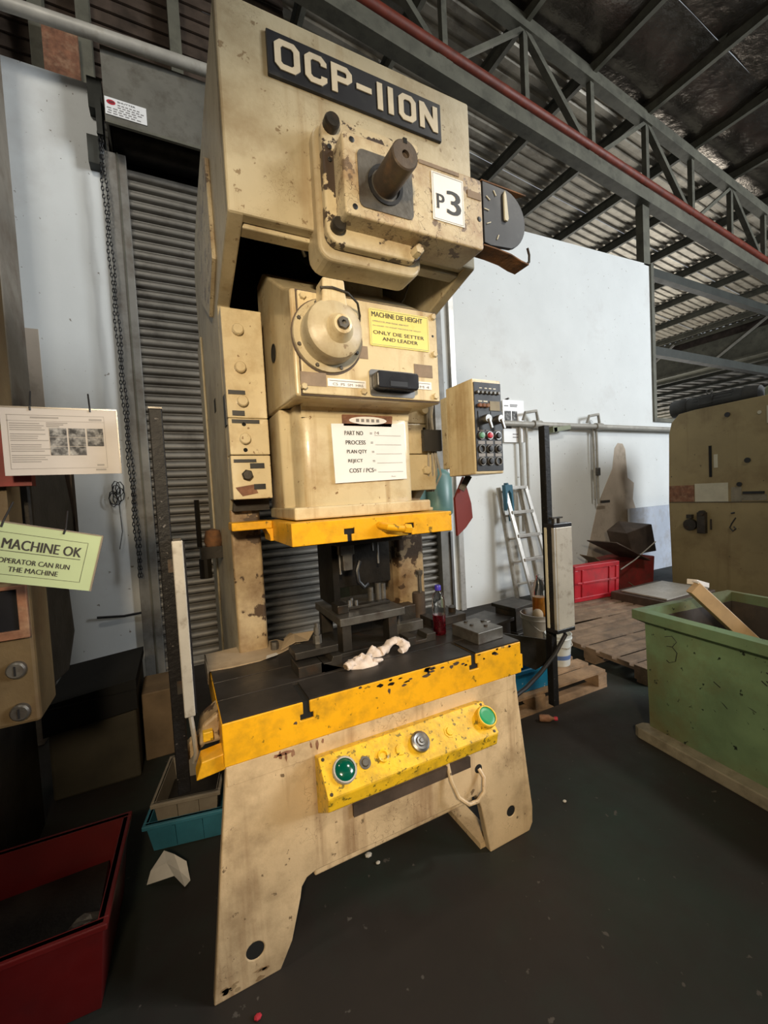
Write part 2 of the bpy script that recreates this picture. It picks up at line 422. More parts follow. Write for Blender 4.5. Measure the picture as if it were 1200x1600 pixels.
# lower roof of the next bay
bay = part('lean_to_roof', MB().box(17.4, 17.5, 2, 34, 5.2, 5.3), 'roof_steel', ceiling)
mb = MB(); corrugated(mb, 17.6, 39, 3, 34, lambda x: 5.35+(x-17.6)*.052, .45, .05)
part('far_roof_sheet', mb, 'roof_metal', ceiling)
for i in range(9):
    x = 18.6+i*2.4; z = 5.35+(x-17.6)*.052
    part('purlin', MB().box(x-.06, x+.06, 2, 34, z-.12, z-.01), 'roof_steel', ceiling)

sprinkler = part('fire_pipe', MB().tube([(-6, WY-.04, rz(-6)+.06), (5, WY-.04, rz(5)+.06), (17, WY-.04, rz(17)+.06)], .060, 12), 'red_pipe', smooth=True,
     label='rusty red fire pipe running along the foot of the roof truss', cat='pipe')

# back wall
wall = thing('wall_back', None, None, (5, WY, 0), kind='structure')
part('wall_panel', MB().prism([(2.97, 0), (7.24, 0), (7.24, 5.03), (2.97, 4.87)], 'Y', WY, WY+.18), 'white_wall', wall)
part('wall_panel', MB().box(7.24, 17, WY, WY+.18, 0, 2.50), 'white_wall', wall)
part('wall_panel', MB().box(-6, -.32, WY, WY+.18, 0, 5.0), 'white_wall', wall)
part('edge_trim', MB().box(7.225, 7.30, WY-.03, WY+.2, 2.46, 5.03), 'roof_steel', wall)
part('sill_trim', MB().box(7.30, 17, WY-.03, WY+.2, 2.46, 2.52), 'roof_steel', wall)
part('corner_post', MB().box(7.09, 7.26, WY, WY+.12, 5.0, 6.25), 'roof_steel', wall)
for z in (4.93, 3.65):
    part('girt', MB().box(7.26, 17, WY, WY+.12, z-.07, z+.07), 'purlin_dark', wall)
# peeled and stained patches of the wall
part('paint_patch', MB().prism([(5.36, .1), (5.75, 1.14), (5.94, 1.43), (6.13, 1.7), (6.20, 2.02), (6.28, 2.10), (6.40, 2.09), (6.46, 2.0), (6.50, 1.55), (6.66, 1.46), (6.62, 1.2), (6.75, .9), (6.6, .1)], 'Y', WY-.004, WY), 'wall_stain', wall, label='brown patch')
part('paint_patch', MB().box(-1.0, -.87, WY-.004, WY, 1.5, 2.95), 'wall_stain', wall, label='grey patch')
mb = MB()
for i in range(34):                          # horizontal boards of the upper cladding
    z = 5.0+i*.125; mb.prism([(WY+.35, z), (WY+.37, z), (WY+.40, z+.135), (WY+.38, z+.135)], 'X', -6, 1.4)
struct('wall_upper', mb, 'brown_metal')
for x in (-.75, -.42, .30):
    struct('trim_1' if x == -.75 else 'trim_2' if x == -.42 else 'trim_3', MB().box(x-.05, x+.05, WY+.2, WY+.33, 5.0, 9), 'roof_steel')
struct('trim_4', MB().box(-.70, -.46, WY+.1, WY+.16, 5.02, 5.5), 'tape_brown')
struct('wall_left', MB().box(-6.2, -6, -7, 17, 0, 8.9), 'dirty_concrete')
struct('wall_front', MB().box(-6, 17, -7.2, -7, 0, 6.6), 'dirty_concrete')
struct('trim_5', MB().box(-1.5, -.85, 3.35, 3.75, 0, 9), 'dirty_concrete', bevel=.01)

# roller shutter
door = thing('door_1', None, None, (1.33, WY, 0), kind='structure')
mb = MB(); prof = []
for t, d in ((0, .062), (.04, .030), (.10, .020), (.30, .016), (.52, .020), (.60, .032), (.64, .060), (.72, .066), (.80, .052), (.88, .052), (.95, .066), (1, .062)): prof.append((WY+d, .0835*t))
x0, x1 = -.19, 2.87
A = [mb.bm.verts.new((x0, a, b)) for a, b in prof]; B = [mb.bm.verts.new((x1, a, b)) for a, b in prof]
for i in range(11): mb.bm.faces.new((A[i], A[i+1], B[i+1], B[i]))
slat = part('slat', mb, 'shutter_metal', door, smooth=50); sc0 = Vector(WL[slat.name])
for i in range(1, 53): copy(slat, sc0+Vector((0, 0, .0835*i)), door)
part('bottom_rail', MB().box(x0, x1, WY+.02, WY+.09, 0, .09), 'shutter_frame', door)
for a, b in ((-.32, -.17), (2.83, 2.98)):
    part('guide_rail', MB().prism([(a, WY-.05), (b, WY-.05), (b, WY+.03), (b-.03 if a < 0 else b, WY+.03), (b-.03 if a < 0 else b, WY+.16), (a, WY+.16)], 'Z', 0, 4.46), 'shutter_frame', door, bevel=.004)
part('guide_lip', MB().box(-.235, -.225, WY-.058, WY-.05, 0, 4.46), 'roof_steel', door)
part('guide_lip', MB().box(2.955, 2.985, WY-.075, WY-.05, 0, 1.0), 'bright_steel', door, label='bright worn edge')
part('shutter_hood', MB().box(-.275, 2.9, WY-.32, WY-.30, 4.50, 5.06).box(-.275, 2.9, WY-.30, WY+.2, 5.04, 5.06).box(-.275, -.26, WY-.30, WY+.2, 4.50, 5.04).box(2.885, 2.9, WY-.30, WY+.2, 4.50, 5.04), 'shutter_box', door, kind='stuff')
part('hood_flange', MB().box(-.275, 2.9, WY-.325, WY-.30, 4.485, 4.505), 'roof_steel', door)
part('roller', MB().cyl((-.25, WY+.02, 4.66), (2.9, WY+.02, 4.66), .17, 24), 'oily_steel', door, smooth=40)
part('hood_back', MB().box(-.3, 3.0, WY+.17, WY+.2, 4.4, 5.04), 'oily_steel', door)
lab = part('label_plate', MB().box(-.270, .011, WY-.327, WY-.321, 4.545, 4.676), 'white_paper', door)
mb = MB().lathe([(0, 0), (.030, 0)], (-.228, WY-.3285, 4.640), (0, -1, 0), 24)
for v in mb.bm.verts: v.co.z = 4.640+(v.co.z-4.640)*.62
part('logo', mb, 'red_button', lab)
mb = MB()
for i, (a, b) in enumerate(((-.185, -.03), (-.185, 0), (-.258, -.01), (-.25, -.05), (-.258, -.02))):
    for q in range(6):
        s0 = a+(b-a)*q/6; mb.quad((0, WY-.3275, 0), X, Z, s0, s0+(b-a)/6*.7, 4.628-i*.018, 4.636-i*.018)
part('print', mb, 'ink_grey', lab)
mb = MB().text('SHUTTER', (-.185, WY-.3275, 4.650), X, Z, .012, .12)
mb.text('AM', (-.245, WY-.3295, 4.632), X, Z, .017, .034)
part('lettering', mb, 'ink', lab)
# chain drive of the shutter
part('chain_bracket', MB().box(-.40, -.30, WY-.10, WY, 4.74, 4.98).box(-.35, -.31, WY-.16, WY, 4.5, 4.8), 'purlin_dark', door)
part('chain_bracket', MB().box(-.43, -.35, WY-.1, WY, 4.30, 4.52), 'purlin_dark', door)
mb = MB()
for side in (0, 1):
    for i in range(118):
        z = 4.55-i*.031; x = -.345+.022*side+.04*(i/118)+.006*sin(i*.35+side*2); yy = WY-.14
        ring = []
        for q in range(8):
            t = 2*pi*q/8; a, b = .009*cos(t), .021*sin(t)
            ring.append((x+(a if i % 2 else 0), yy+(0 if i % 2 else a), z+b))
        ring.append(ring[0])
        mb.tube(ring, .0035, 4)
part('hand_chain', mb, 'black', door)
mb = MB()
for i in range(7):
    c = (-.43+.03*sin(i*2.1), WY-.05, 1.62+.05*cos(i*1.7)); mb.tube([(c[0]+.03*cos(q*.9+i), c[1], c[2]+.06*sin(q*.9+i)) for q in range(8)], .004, 4)
mb.tube([(-.42, WY-.05, 1.6), (-.41, WY-.05, 1.3), (-.44, WY-.04, 1.15)], .004, 4)
part('chain_end', mb, 'black', door)
# pipe across the top left and along the white wall
part('conduit_pipe', MB().tube([(-3, WY-.39, 5.02), (-.85, WY-.39, 5.035), (.46, WY-.39, 5.095), (3.0, WY-.39, 5.15)], .045, 12), 'grey_pipe', smooth=True,
     label='fat grey pipe crossing above the roller shutter box', cat='pipe')
ap = thing('air_line', 'grey compressed air pipe running level along the white wall with drop pipes', 'pipe', (4, WY-.09, 2.33))
part('main_pipe', MB().tube([(3.0, WY-.09, 2.325), (9, WY-.09, 2.325)], .038, 10), 'grey_pipe', ap, smooth=True)
for x in (4.36, 5.62):
    part('elbow', MB().tube([(x-.16, WY-.09, 2.37), (x-.15, WY-.12, 2.47), (x+.05, WY-.12, 2.50), (x+.1, WY-.10, 2.38)], .022, 8), 'grey_pipe', ap, smooth=True)
    part('coupling', MB().cyl((x+.02, WY-.09, 2.325), (x+.16, WY-.09, 2.325), .055, 12), 'grey_pipe', ap, smooth=True)
for x, zb in ((4.16, .9), (4.28, 1.45), (5.63, 1.25), (5.70, 1.18)):
    part('drop_pipe', MB().tube([(x, WY-.06, 2.31), (x, WY-.06, zb)], .018, 8), 'grey_pipe', ap, smooth=True)
part('valve', MB().box(5.64, 5.72, WY-.10, WY-.03, 1.60, 1.72), 'mid_steel', ap, bevel=.01)
part('valve_handle', MB().box(5.70, 5.90, WY-.11, WY-.09, 1.185, 1.225), 'dark_steel', ap, bevel=.004)
part('pipe_bracket', MB().box(4.70, 4.78, WY-.14, WY, 2.22, 2.30).bar((4.72, WY-.13, 2.25), (5.05, WY-.13, 2.30), .02, .06), 'green_grey', ap)
part('cable_conduit', MB().box(3.10, 3.17, WY-.045, WY, 0.0, 4.8), 'alu', label='slim pale cable duct running up the white wall beside the shutter', cat='conduit')
part('wall_cable', MB().tube([(-.64, WY-.05, .60), (-.45, WY-.03, .575), (-.28, WY-.04, .585)], .011, 6), 'black', label='short black cable crossing the wall left of the shutter', cat='cable')
nt = thing('wall_notice', 'laminated portrait notice with small photos hung on the white wall behind the control box', 'notice', (4.09, WY-.02, 2.05))
part('sheet', MB().box(3.905, 4.275, WY-.035, WY-.025, 2.09, 2.645), 'white_paper', nt)
part('nail', MB().cyl((4.0, WY-.05, 2.66), (4.0, WY, 2.66), .012, 8), 'dark_steel', nt)
mb = MB(); mb.box(3.93, 4.04, WY-.038, WY-.035, 2.27, 2.50); mb.box(4.06, 4.15, WY-.038, WY-.035, 2.33, 2.50)
part('photo', mb, 'photo_dark', nt)
mb = MB()
for i, (a, b, z) in enumerate(((3.93, 4.0, 2.56), (4.03, 4.16, 2.575), (4.03, 4.15, 2.555), (4.06, 4.15, 2.19), (4.06, 4.15, 2.15))): mb.box(a, b, WY-.038, WY-.035, z, z+.014)
part('print', mb, 'ink_grey', nt)
part('leaning_board', MB().box(6.42, 7.6, WY-.07, WY-.04, .0, 1.055), 'wall_blue', label='bluish white board leaning on the wall behind the beige press', cat='board')

# ================================================================== THE PRESS
press = thing('power_press', 'tall cream power press with yellow bed and yellow two hand button box', 'machine', (.676, 1.9, 0))
# side plates (C shaped, seen edge on)
prof = [(1.352, 2.385), (1.352, 3.03), (2.30, 3.03), (2.62, 3.0), (2.80, 2.90), (2.83, 2.78), (2.83, 0), (1.95, 0), (1.80, .70), (1.86, .75), (1.86, 1.46), (1.79, 1.52), (1.78, 2.28)]
part('side_plate', MB().prism(prof, 'X', .204, .252), 'cream_paint', press, bevel=.006)
part('side_plate', MB().prism(prof, 'X', 1.10, 1.149), 'cream_paint', press, bevel=.006)
part('side_rib', MB().box(.192, .204, 2.60, 2.83, .3, 2.45), 'cream_paint', press, bevel=.005)
part('access_hatch', MB().prism([(1.70, 2.42), (1.72, 2.80), (1.80, 2.86), (2.25, 2.80), (2.28, 2.50), (1.95, 2.30)], 'X', .188, .204), 'worn_cream', press, bevel=.004)
part('crown_front', MB().box(.204, 1.149, 1.35, 1.40, 2.385, 3.03), 'cream_paint', press, bevel=.007)
part('crown_top', MB().box(.21, 1.143, 1.39, 2.6, 2.99, 3.025), 'cream_paint', press)
part('crown_back', MB().box(.25, 1.10, 2.60, 2.66, 1.75, 3.0), 'oily_steel', press)
part('crown_floor', MB().box(.25, 1.10, 2.12, 2.18, 1.6, 2.9), 'oily_steel', press)
part('crown_lip', MB().box(.252, 1.10, 1.40, 1.455, 2.372, 2.42), 'cream_paint', press, bevel=.005)
part('gear_case', MB().cyl((.676, 1.75, 2.72), (.676, 2.1, 2.72), .25, 28), 'oily_steel', press)
part('connecting_rod', MB().box(.735, .915, 1.70, 1.95, 2.15, 2.75), 'cream_paint', press, bevel=.02)
part('hose', MB().tube([(.42, 1.5, 2.75), (.45, 1.52, 2.6), (.47, 1.55, 2.50), (.52, 1.6, 2.44)], .008, 8), 'mid_steel', press, smooth=True)
part('hose', MB().tube([(1.0, 1.62, 2.6), (1.0, 1.6, 2.45), (.97, 1.62, 2.36), (.93, 1.65, 2.3)], .004, 6), 'mid_steel', press, smooth=True)
# model plate with cut letters
npl = part('name_plate', MB().box(.352, 1.004, 1.338, 1.352, 2.828, 2.965), 'plate_black', press, bevel=.003)
def letters(mb, txt, x0, z0, h, yy):
    s = .0185; ch = .016
    def ring(x, w_):
        o = [(x+ch, z0), (x+w_-ch, z0), (x+w_, z0+ch), (x+w_, z0+h-ch), (x+w_-ch, z0+h), (x+ch, z0+h), (x, z0+h-ch), (x, z0+ch)]
        c2 = .006; a, b, q, t = x+s, x+w_-s, z0+s, z0+h-s
        i = [(a+c2, q), (b-c2, q), (b, q+c2), (b, t-c2), (b-c2, t), (a+c2, t), (a, t-c2), (a, q+c2)]
        mb.prism(o, 'Y', yy-.003, yy, holes=[i])
    x = x0
    for c in txt:
        w_ = {'O': .074, 'C': .068, 'P': .068, '-': .052, '1': .019, '0': .066, 'N': .072}[c]
        t = z0+h
        if c in 'O0': ring(x, w_)
        elif c == 'C':
            mb.prism([(x+ch, z0), (x+w_-ch, z0), (x+w_, z0+ch), (x+w_, z0+.030), (x+w_-s, z0+.030), (x+w_-s, z0+s+.004), (x+w_-s-.005, z0+s), (x+s+.006, z0+s), (x+s, z0+s+.006),
                      (x+s, t-s-.006), (x+s+.006, t-s), (x+w_-s-.005, t-s), (x+w_-s, t-s-.004), (x+w_-s, t-.030), (x+w_, t-.030), (x+w_, t-ch), (x+w_-ch, t), (x+ch, t), (x, t-ch), (x, z0+ch)], 'Y', yy-.003, yy)
        elif c == 'P':
            m = z0+h*.40
            mb.prism([(x, z0), (x+s, z0), (x+s, m), (x+w_-ch, m), (x+w_, m+ch), (x+w_, t-ch), (x+w_-ch, t), (x, t)], 'Y', yy-.003, yy,
                     holes=[[(x+s, m+s), (x+w_-s-.004, m+s), (x+w_-s, m+s+.004), (x+w_-s, t-s-.004), (x+w_-s-.004, t-s), (x+s, t-s)]] if False else [[(x+s+.0005, m+s), (x+w_-s-.004, m+s), (x+w_-s, m+s+.004), (x+w_-s, t-s-.004), (x+w_-s-.004, t-s), (x+s+.0005, t-s)]])
        elif c == '-': mb.box(x, x+w_, yy-.003, yy, z0+h*.43, z0+h*.43+s)
        elif c == '1': mb.box(x, x+w_, yy-.003, yy, z0, t)
        elif c == 'N':
            mb.prism([(x, z0), (x+s, z0), (x+s, t-.042), (x+w_-s, z0), (x+w_, z0), (x+w_, t), (x+w_-s, t), (x+w_-s, z0+.042), (x+s, t), (x, t)], 'Y', yy-.003, yy)
        x += w_+{'1': .020, '-': .020}.get(c, .0145)
    return x
mb = MB(); xe = letters(mb, 'OCP-110N', .374, 2.852, .092, 1.3375)
k = (.986-.374)/(xe-.0145-.374)
for v in mb.bm.verts: v.co.x = .374+(v.co.x-.374)*k
part('lettering', mb, 'letter_cream', npl)
# bearing boss, retainer and its bolts
part('bearing_boss', MB().prism(rrect(.474, .866, 2.278, 2.712, .05), 'Y', 1.312, 1.43), 'cream_paint', press, bevel=.012, seg=3)
part('retainer_plate', MB().prism(rrect(.492, .850, 2.312, 2.712, .045), 'Y', 1.275, 1.312), 'chipped_cream', press, bevel=.008, seg=3)
def bolt(n, x, yy, z, r, h, m, par, hexa=False):
    return part(n, MB().lathe([(0, -h), (r*.82, -h), (r, -h*.75), (r, 0)], (x, yy, z), (0, 1, 0), 6 if hexa else 16), m, par, smooth=30)
bolt('bolt', .522, 1.275, 2.675, .026, .03, 'dark_steel', press); bolt('bolt', .526, 1.275, 2.362, .024, .028, 'dark_steel', press)
bolt('bolt', .818, 1.275, 2.341, .020, .034, 'worn_cream', press, True); bolt('bolt', .815, 1.275, 2.675, .021, .03, 'worn_cream', press, True)
bolt('bolt', .515, 1.275, 2.61, .008, .004, 'black', press); bolt('bolt', .515, 1.275, 2.57, .007, .004, 'black', press)
# crank cover with shaft stub and angle dial
cov = part('crank_cover', MB().prism(rrect(.528, 1.068, 2.364, 2.612, .012), 'Y', 1.2, 1.345), 'worn_cream', press, bevel=.007, seg=3)
part('seal_plate', MB().prism(rrect(.575, .77, 2.395, 2.57, .02), 'Y', 1.196, 1.2), 'mid_steel', cov)
part('bore_ring', MB().lathe([(.062, 0), (.062, -.006), (.051, -.006), (.051, .004)], (.668, 1.197, 2.48), (0, 1, 0), 28), 'black', cov, smooth=30)
part('crankshaft_end', MB().lathe([(0, .012), (.012, .010), (.012, 0), (.040, 0), (.0435, .004), (.0435, .028), (.0435, .20)], (.668, 1.065, 2.482), (0, 1, 0), 32), 'shaft_steel', press, smooth=30)
part('shaft_notch', MB().box(.662, .674, 1.0640, 1.074, 2.512, 2.527), 'void', press)
for x, z in ((.56, 2.59), (.56, 2.39), (1.05, 2.47)): bolt('screw', x, 1.201, z, .009, .003, 'black', cov)
part('bare_patch', MB().box(.80, .965, 1.197, 1.2, 2.592, 2.604), 'brown_patch', cov)
part('bare_patch', MB().box(1.0, 1.06, 1.197, 1.2, 2.535, 2.56), 'brown_patch', cov)
dial = part('angle_dial', MB().prism([(1.071, 2.395), (1.071, 2.612)]+[(1.170+.105*cos(radians(a)), 2.502+.108*sin(radians(a))) for a in range(80, -85, -11)]+[(1.10, 2.390)], 'Y', 1.20, 1.215), 'plate_black', press, bevel=.002)
part('pointer', MB().prism([(1.166, 2.50), (1.168, 2.492), (1.180, 2.490), (1.186, 2.50), (1.178, 2.585), (1.172, 2.600), (1.166, 2.585)], 'Y', 1.192, 1.199), 'tape_pale', dial, bevel=.001)
mb = MB()
for a, r in ((100+22, .09), (148, .095), (175, .09), (205, .09), (243, .09)):
    cx, cz = 1.175+r*cos(radians(a)), 2.505+r*sin(radians(a)); d = Vector((cos(radians(a)), 0, sin(radians(a))))*.010
    mb.bar(Vector((cx, 1.199, cz))-d, Vector((cx, 1.199, cz))+d, .003, .004, up=Y)
part('dial_marks', mb, 'tape_pale', dial)
part('dial_visor', MB().prism([(1.068, 1.2), (1.285, 1.2), (1.18, 1.30), (1.068, 1.30)], 'Z', 2.612, 2.617), 'rust', press)
tr = [(1.068, 2.388), (1.13, 2.386), (1.20, 2.379), (1.25, 2.365), (1.288, 2.360)]
part('dial_tray', MB().prism(tr+[(a, b-.005) for a, b in tr[::-1]], 'Y', 1.20, 1.275), 'rust', press)
part('tray_hook', MB().tube([(1.285, 1.21, 2.36), (1.30, 1.21, 2.375), (1.302, 1.21, 2.40), (1.294, 1.21, 2.425)], .005, 6), 'dark_steel', press)
ps = thing('machine_number_sheet', 'white paper sheet reading P3 stuck on the crank cover', 'sign', (.914, 1.199, 2.42))
part('paper', MB().box(.848, .980, 1.1965, 1.1995, 2.422, 2.580), 'white_paper', ps)
mb = MB(); mb.text('P', (.864, 1.1960, 2.462), X, Z, .048, .030); mb.text('3', (.905, 1.1960, 2.452), X, Z, .080, .056)
part('lettering', mb, 'ink', ps)
mb = MB()
for a, b, c, d in ((.852, .976, 2.575, 2.5765), (.852, .976, 2.4255, 2.427), (.852, .8535, 2.427, 2.575), (.9745, .976, 2.427, 2.575)): mb.quad((0, 1.1962, 0), X, Z, a, b, c, d)
mb.box(.862, .872, 1.1955, 1.1962, 2.4615, 2.464); mb.box(.862, .872, 1.1955, 1.1962, 2.5075, 2.510)
part('border', mb, 'ink_grey', ps)

# slide head
part('slide_head', MB().prism([(1.376, 1.842), (1.376, 2.196), (1.46, 2.235), (1.78, 2.44), (1.9, 2.44), (1.9, 1.862)], 'X', .386, .966), 'slide_paint', press, bevel=.01, seg=3)
part('slide_cover_plate', MB().box(.408, .958, 1.366, 1.378, 1.850, 2.190), 'slide_paint', press, bevel=.004)
part('cover_border', MB().box(.4035, .9625, 1.3735, 1.3772, .8455+1, 2.1945), 'brown_metal', press)  # thin dark brown border drawn around the cover plate
part('side_port', MB().lathe([(.035, 0), (.035, -.002), (.030, -.002), (.030, .001), (0, .001)], (.384, 1.65, 2.07), (1, 0, 0), 20), 'void', press)
for x, z in ((.425, 2.17), (.412, 1.872), (.629, 1.868), (.94, 2.172), (.94, 2.03), (.935, 1.868)):
    bolt('bolt', x, 1.367, z, .012, .013, 'slide_paint', press, True)
for x, z in ((.938, 2.10), (.43, 1.90)): bolt('screw', x, 1.367, z, .005, .002, 'black', press)
# die height motor cover on the slide
dome = part('adjuster_cover', MB().lathe([(0, -.102), (.030, -.102), (.040, -.094), (.048, -.090), (.080, -.086), (.094, -.078), (.099, -.062), (.099, -.012), (.100, -.010), (.122, -.010), (.124, 0)], (.507, 1.367, 2.047), (0, 1, 0), 48), 'cream_paint', press, smooth=35)
part('flange_ring', MB().lathe([(.120, -.001), (.1285, -.001), (.1285, .0005)], (.507, 1.366, 2.045), (0, 1, 0), 48), 'brown_metal', press)  # dark brown ring drawn around the adjuster cover flange
part('hub', MB().lathe([(0, -.122), (.018, -.122), (.022, -.128), (.030, -.126), (.037, -.112), (.043, -.100), (.052, -.086)], (.515, 1.367, 2.045), (0, 1, 0), 24), 'slide_paint', dome, smooth=35)
part('hub_nut', MB().lathe([(0, -.124), (.008, -.124), (.008, -.134), (.019, -.134), (.021, -.122)], (.515, 1.367, 2.047), (0, 1, 0), 6), 'mid_steel', dome)
part('cable_gland', MB().prism([(.462, 2.10), (.555, 2.10), (.548, 2.165), (.545, 2.205), (.470, 2.205), (.468, 2.165)], 'Y', 1.285, 1.355), 'slide_paint', dome, bevel=.006)
part('gland_cord', MB().tube([(.46, 1.285, 2.168), (.50, 1.279, 2.172), (.555, 1.283, 2.165), (.60, 1.31, 2.150), (.622, 1.345, 2.125), (.625, 1.362, 2.11)], .004, 6), 'dark_steel', dome)
for a in range(20, 380, 45):
    if a in (65,): continue
    bolt('flange_screw', .507+.112*cos(radians(a)), 1.357, 2.047+.112*sin(radians(a)), .007, .006, 'mid_steel', dome, True)
dp = thing('die_height_sign', 'yellow notice reading machine die height on the slide face', 'sign', (.79, 1.365, 2.03))
part('plate', MB().prism(rrect(.667, .918, 2.036, 2.168, .006), 'Y', 1.3625, 1.3655), 'sign_yellow', dp)
yy = 1.3622
mb = MB(); mb.text('MACHINE DIE HEIGHT', (.676, yy, 2.139), X, Z, .018, .213)
mb.text('ONLY DIE SETTER', (.679, yy, 2.078), X, Z, .0125, .215); mb.text('AND LEADER', (.715, yy, 2.057), X, Z, .0125, .150)
part('lettering', mb, 'ink', dp)
mb = MB(); mb.text('OPERATOR AND RANK ARE NOT', (.678, yy, 2.121), X, Z, .0052, .150); mb.text('ALLOWED TO ADJUST MACHINE DIE HEIGHT', (.678, yy, 2.105), X, Z, .0052, .205)
for a, b, c, d in ((.671, .914, 2.163, 2.1642), (.671, .914, 2.0402, 2.0414), (.671, .6722, 2.0402, 2.164), (.9128, .914, 2.0402, 2.164)): mb.quad((0, yy, 0), X, Z, a, b, c, d)
part('small_print', mb, 'ink_grey', dp)
cnt = part('counter', MB().prism([(.672, 1.874), (.828, 1.874), (.836, 1.884), (.836, 1.930), (.828, 1.936), (.672, 1.936), (.664, 1.928), (.664, 1.882)], 'Y', 1.318, 1.362), 'black_plastic', press, bevel=.005)
part('display', MB().box(.715, .785, 1.3165, 1.318, 1.882, 1.900), 'plate_black', cnt)
part('counter_plate', MB().prism(rrect(.655, .842, 1.855, 1.95, .012), 'Y', 1.362, 1.367), 'bright_steel', press)
for a, b, c, d in ((.402, .492, 1.876, 1.922), (.846, .928, 1.938, 1.986), (.60, .655, 1.985, 2.03)): part('bare_patch', MB().box(a, b, 1.3645, 1.3665, c, d), 'brown_patch', press)
for a, b, c, d, t in ((.496, .640, 1.879, 1.906, 'CS  PS  SM  HRS'), (.848, .920, 1.892, 1.921, 'M 4')):
    st = part('sticker', MB().box(a, b, 1.3635, 1.3665, c, d), 'white_paper', press)
    part('lettering', MB().text(t, (a+.018, 1.3632, c+.004), X, Z, .009, b-a-.03).quad((0, 1.3632, 0), X, Z, a+.006, b-.006, d-.008, d-.006), 'ink_grey', st)
# slide body, flange, clipboard card
ol = [(1.86, 1.465), (1.52, 1.465)]
mb = MB(); mb.prism([(.425, 1.62), (.425, 1.56), (.44, 1.53), (.47, 1.518), (.88, 1.518), (.905, 1.53), (.915, 1.56), (.915, 1.62), (.966, 1.64), (.966, 1.88), (.386, 1.88), (.386, 1.64)], 'Z', 1.46, 1.85)
part('slide_body', mb, 'slide_paint', press, bevel=.008, seg=2, smooth=35)
part('fillet', MB().prism([(1.52, 1.85), (1.485, 1.846), (1.502, 1.838), (1.513, 1.826), (1.518, 1.80)], 'X', .44, .90), 'slide_paint', press)
part('slide_flange', MB().box(.384, .968, 1.482, 1.90, 1.42, 1.466), 'slide_paint', press, bevel=.007)
part('stop_bar', MB().box(.93, 1.03, 1.56, 1.58, 1.416, 1.43), 'slide_paint', press, bevel=.004)
cl = part('card_clip', MB().prism([(.60, 1.768), (.815, 1.768), (.82, 1.815), (.60, 1.815)], 'Y', 1.508, 1.518), 'tape_brown', press, bevel=.003)
mb = MB().lathe([(0, 0), (.082, 0)], (.708, 1.5065, 1.793), (0, -1, 0), 28)
for v in mb.bm.verts: v.co.z = 1.793+(v.co.z-1.793)*.19
part('badge', mb, 'white_paper', cl)
mb = MB()
for i in range(5): mb.box(.655+i*.022, .668+i*.022, 1.5055, 1.506, 1.787, 1.799)
part('badge_print', mb, 'ink_grey', cl)
pc = thing('production_card', 'white card with blanks for part number, process and cost on the slide', 'card', (.71, 1.512, 1.55))
mb = MB().hexa([(.556, 1.508, 1.550), (.552, 1.508, 1.778), (.556, 1.511, 1.550), (.552, 1.511, 1.778), (.872, 1.508, 1.558), (.872, 1.508, 1.785), (.872, 1.511, 1.558), (.872, 1.511, 1.785)])
part('card', mb, 'white_paper', pc)
mb = MB(); ln = MB(); yy = 1.5077
for i, (t, wd) in enumerate((('PART NO', .078), ('PROCESS', .084), ('PLAN QTY', .084), ('REJECT', .062), ('COST / PCS', .104))):
    z = 1.735-i*.0365; mb.text(t, (.604+i*.003, yy, z), X, Z, .0165, wd); mb.text('=', (.712+i*.0025, yy, z+.005), X, Z, .006, .010)
    ln.quad((0, yy, 0), X, (0, 0, 1), .732+i*.002, .852+i*.001, z-.001, z+.0005)
ln.text('?4', (.733, yy, z+.0365*4+.004), X, Z, .012, .02); ln.text('Rev', (.80, yy, 1.568), X, Z, .004, .02)
part('lettering', mb, 'ink', pc); part('ruled_lines', ln, 'ink_grey', pc)

# gib plates left and right, with bolts
for side in (-1, 1):
    fx = (lambda x: x) if side < 0 else (lambda x: 1.352-x)
    a, b = sorted((fx(.205), fx(.356)))
    cuts = ((1.825, 2.245), (1.682, 1.823), (1.508, 1.679))
    for i, (z0, z1) in enumerate(cuts):
        part('gib_plate', MB().box(a, b, 1.70-.003*(i == 1), 1.858, z0, z1), 'slide_paint', press, bevel=.004)
    for i, z in enumerate((2.161, 2.018, 1.888, 1.743, 1.602)):
        if side > 0 and i < 1: continue
        bolt('bolt', fx(.262), 1.70, z, .0215, .022, 'dark_steel' if i == 4 and side < 0 else 'slide_paint', press, i == 4)
    for z in (1.80, 1.70): bolt('screw', fx(.262), 1.6975, z, .008, .002, 'void', press)
for a, b, c, d in ((.212, .275, 1.915, 1.930), (.222, .268, 1.833, 1.852), (.218, .322, 1.803, 1.818), (.215, .30, 1.652, 1.664), (.275, .33, 1.628, 1.648), (.285, .33, 1.545, 1.566)):
    part('tape_strip', MB().box(a, b, 1.6955, 1.698, c, d), 'black', press)
part('tape_strip', MB().prism([(.215, 1.555), (.285, 1.565), (.30, 1.53), (.24, 1.52)], 'Y', 1.698, 1.70), 'tape_brown', press)
part('side_tape', MB().box(.201, .204, 1.72, 1.78, 1.80, 1.92), 'black', press)
part('side_hole', MB().box(.202, .205, 2.1, 2.16, 1.93, 1.99), 'void', press)
# columns below the gibs
part('column', MB().prism([(.2045, 1.852), (.325, 1.852), (.335, 1.90), (.335, 2.05), (.205, 2.05)], 'Z', .70, 1.508), 'column_paint', press, bevel=.012, seg=3)
part('column', MB().prism([(1.1485, 1.852), (1.0, 1.852), (.985, 1.90), (.985, 2.05), (1.147, 2.05)], 'Z', .70, 1.508), 'column_paint', press, bevel=.012, seg=3)
part('gib_shadow_block', MB().box(.215, .36, 1.80, 1.86, 1.46, 1.508), 'oily_steel', press)
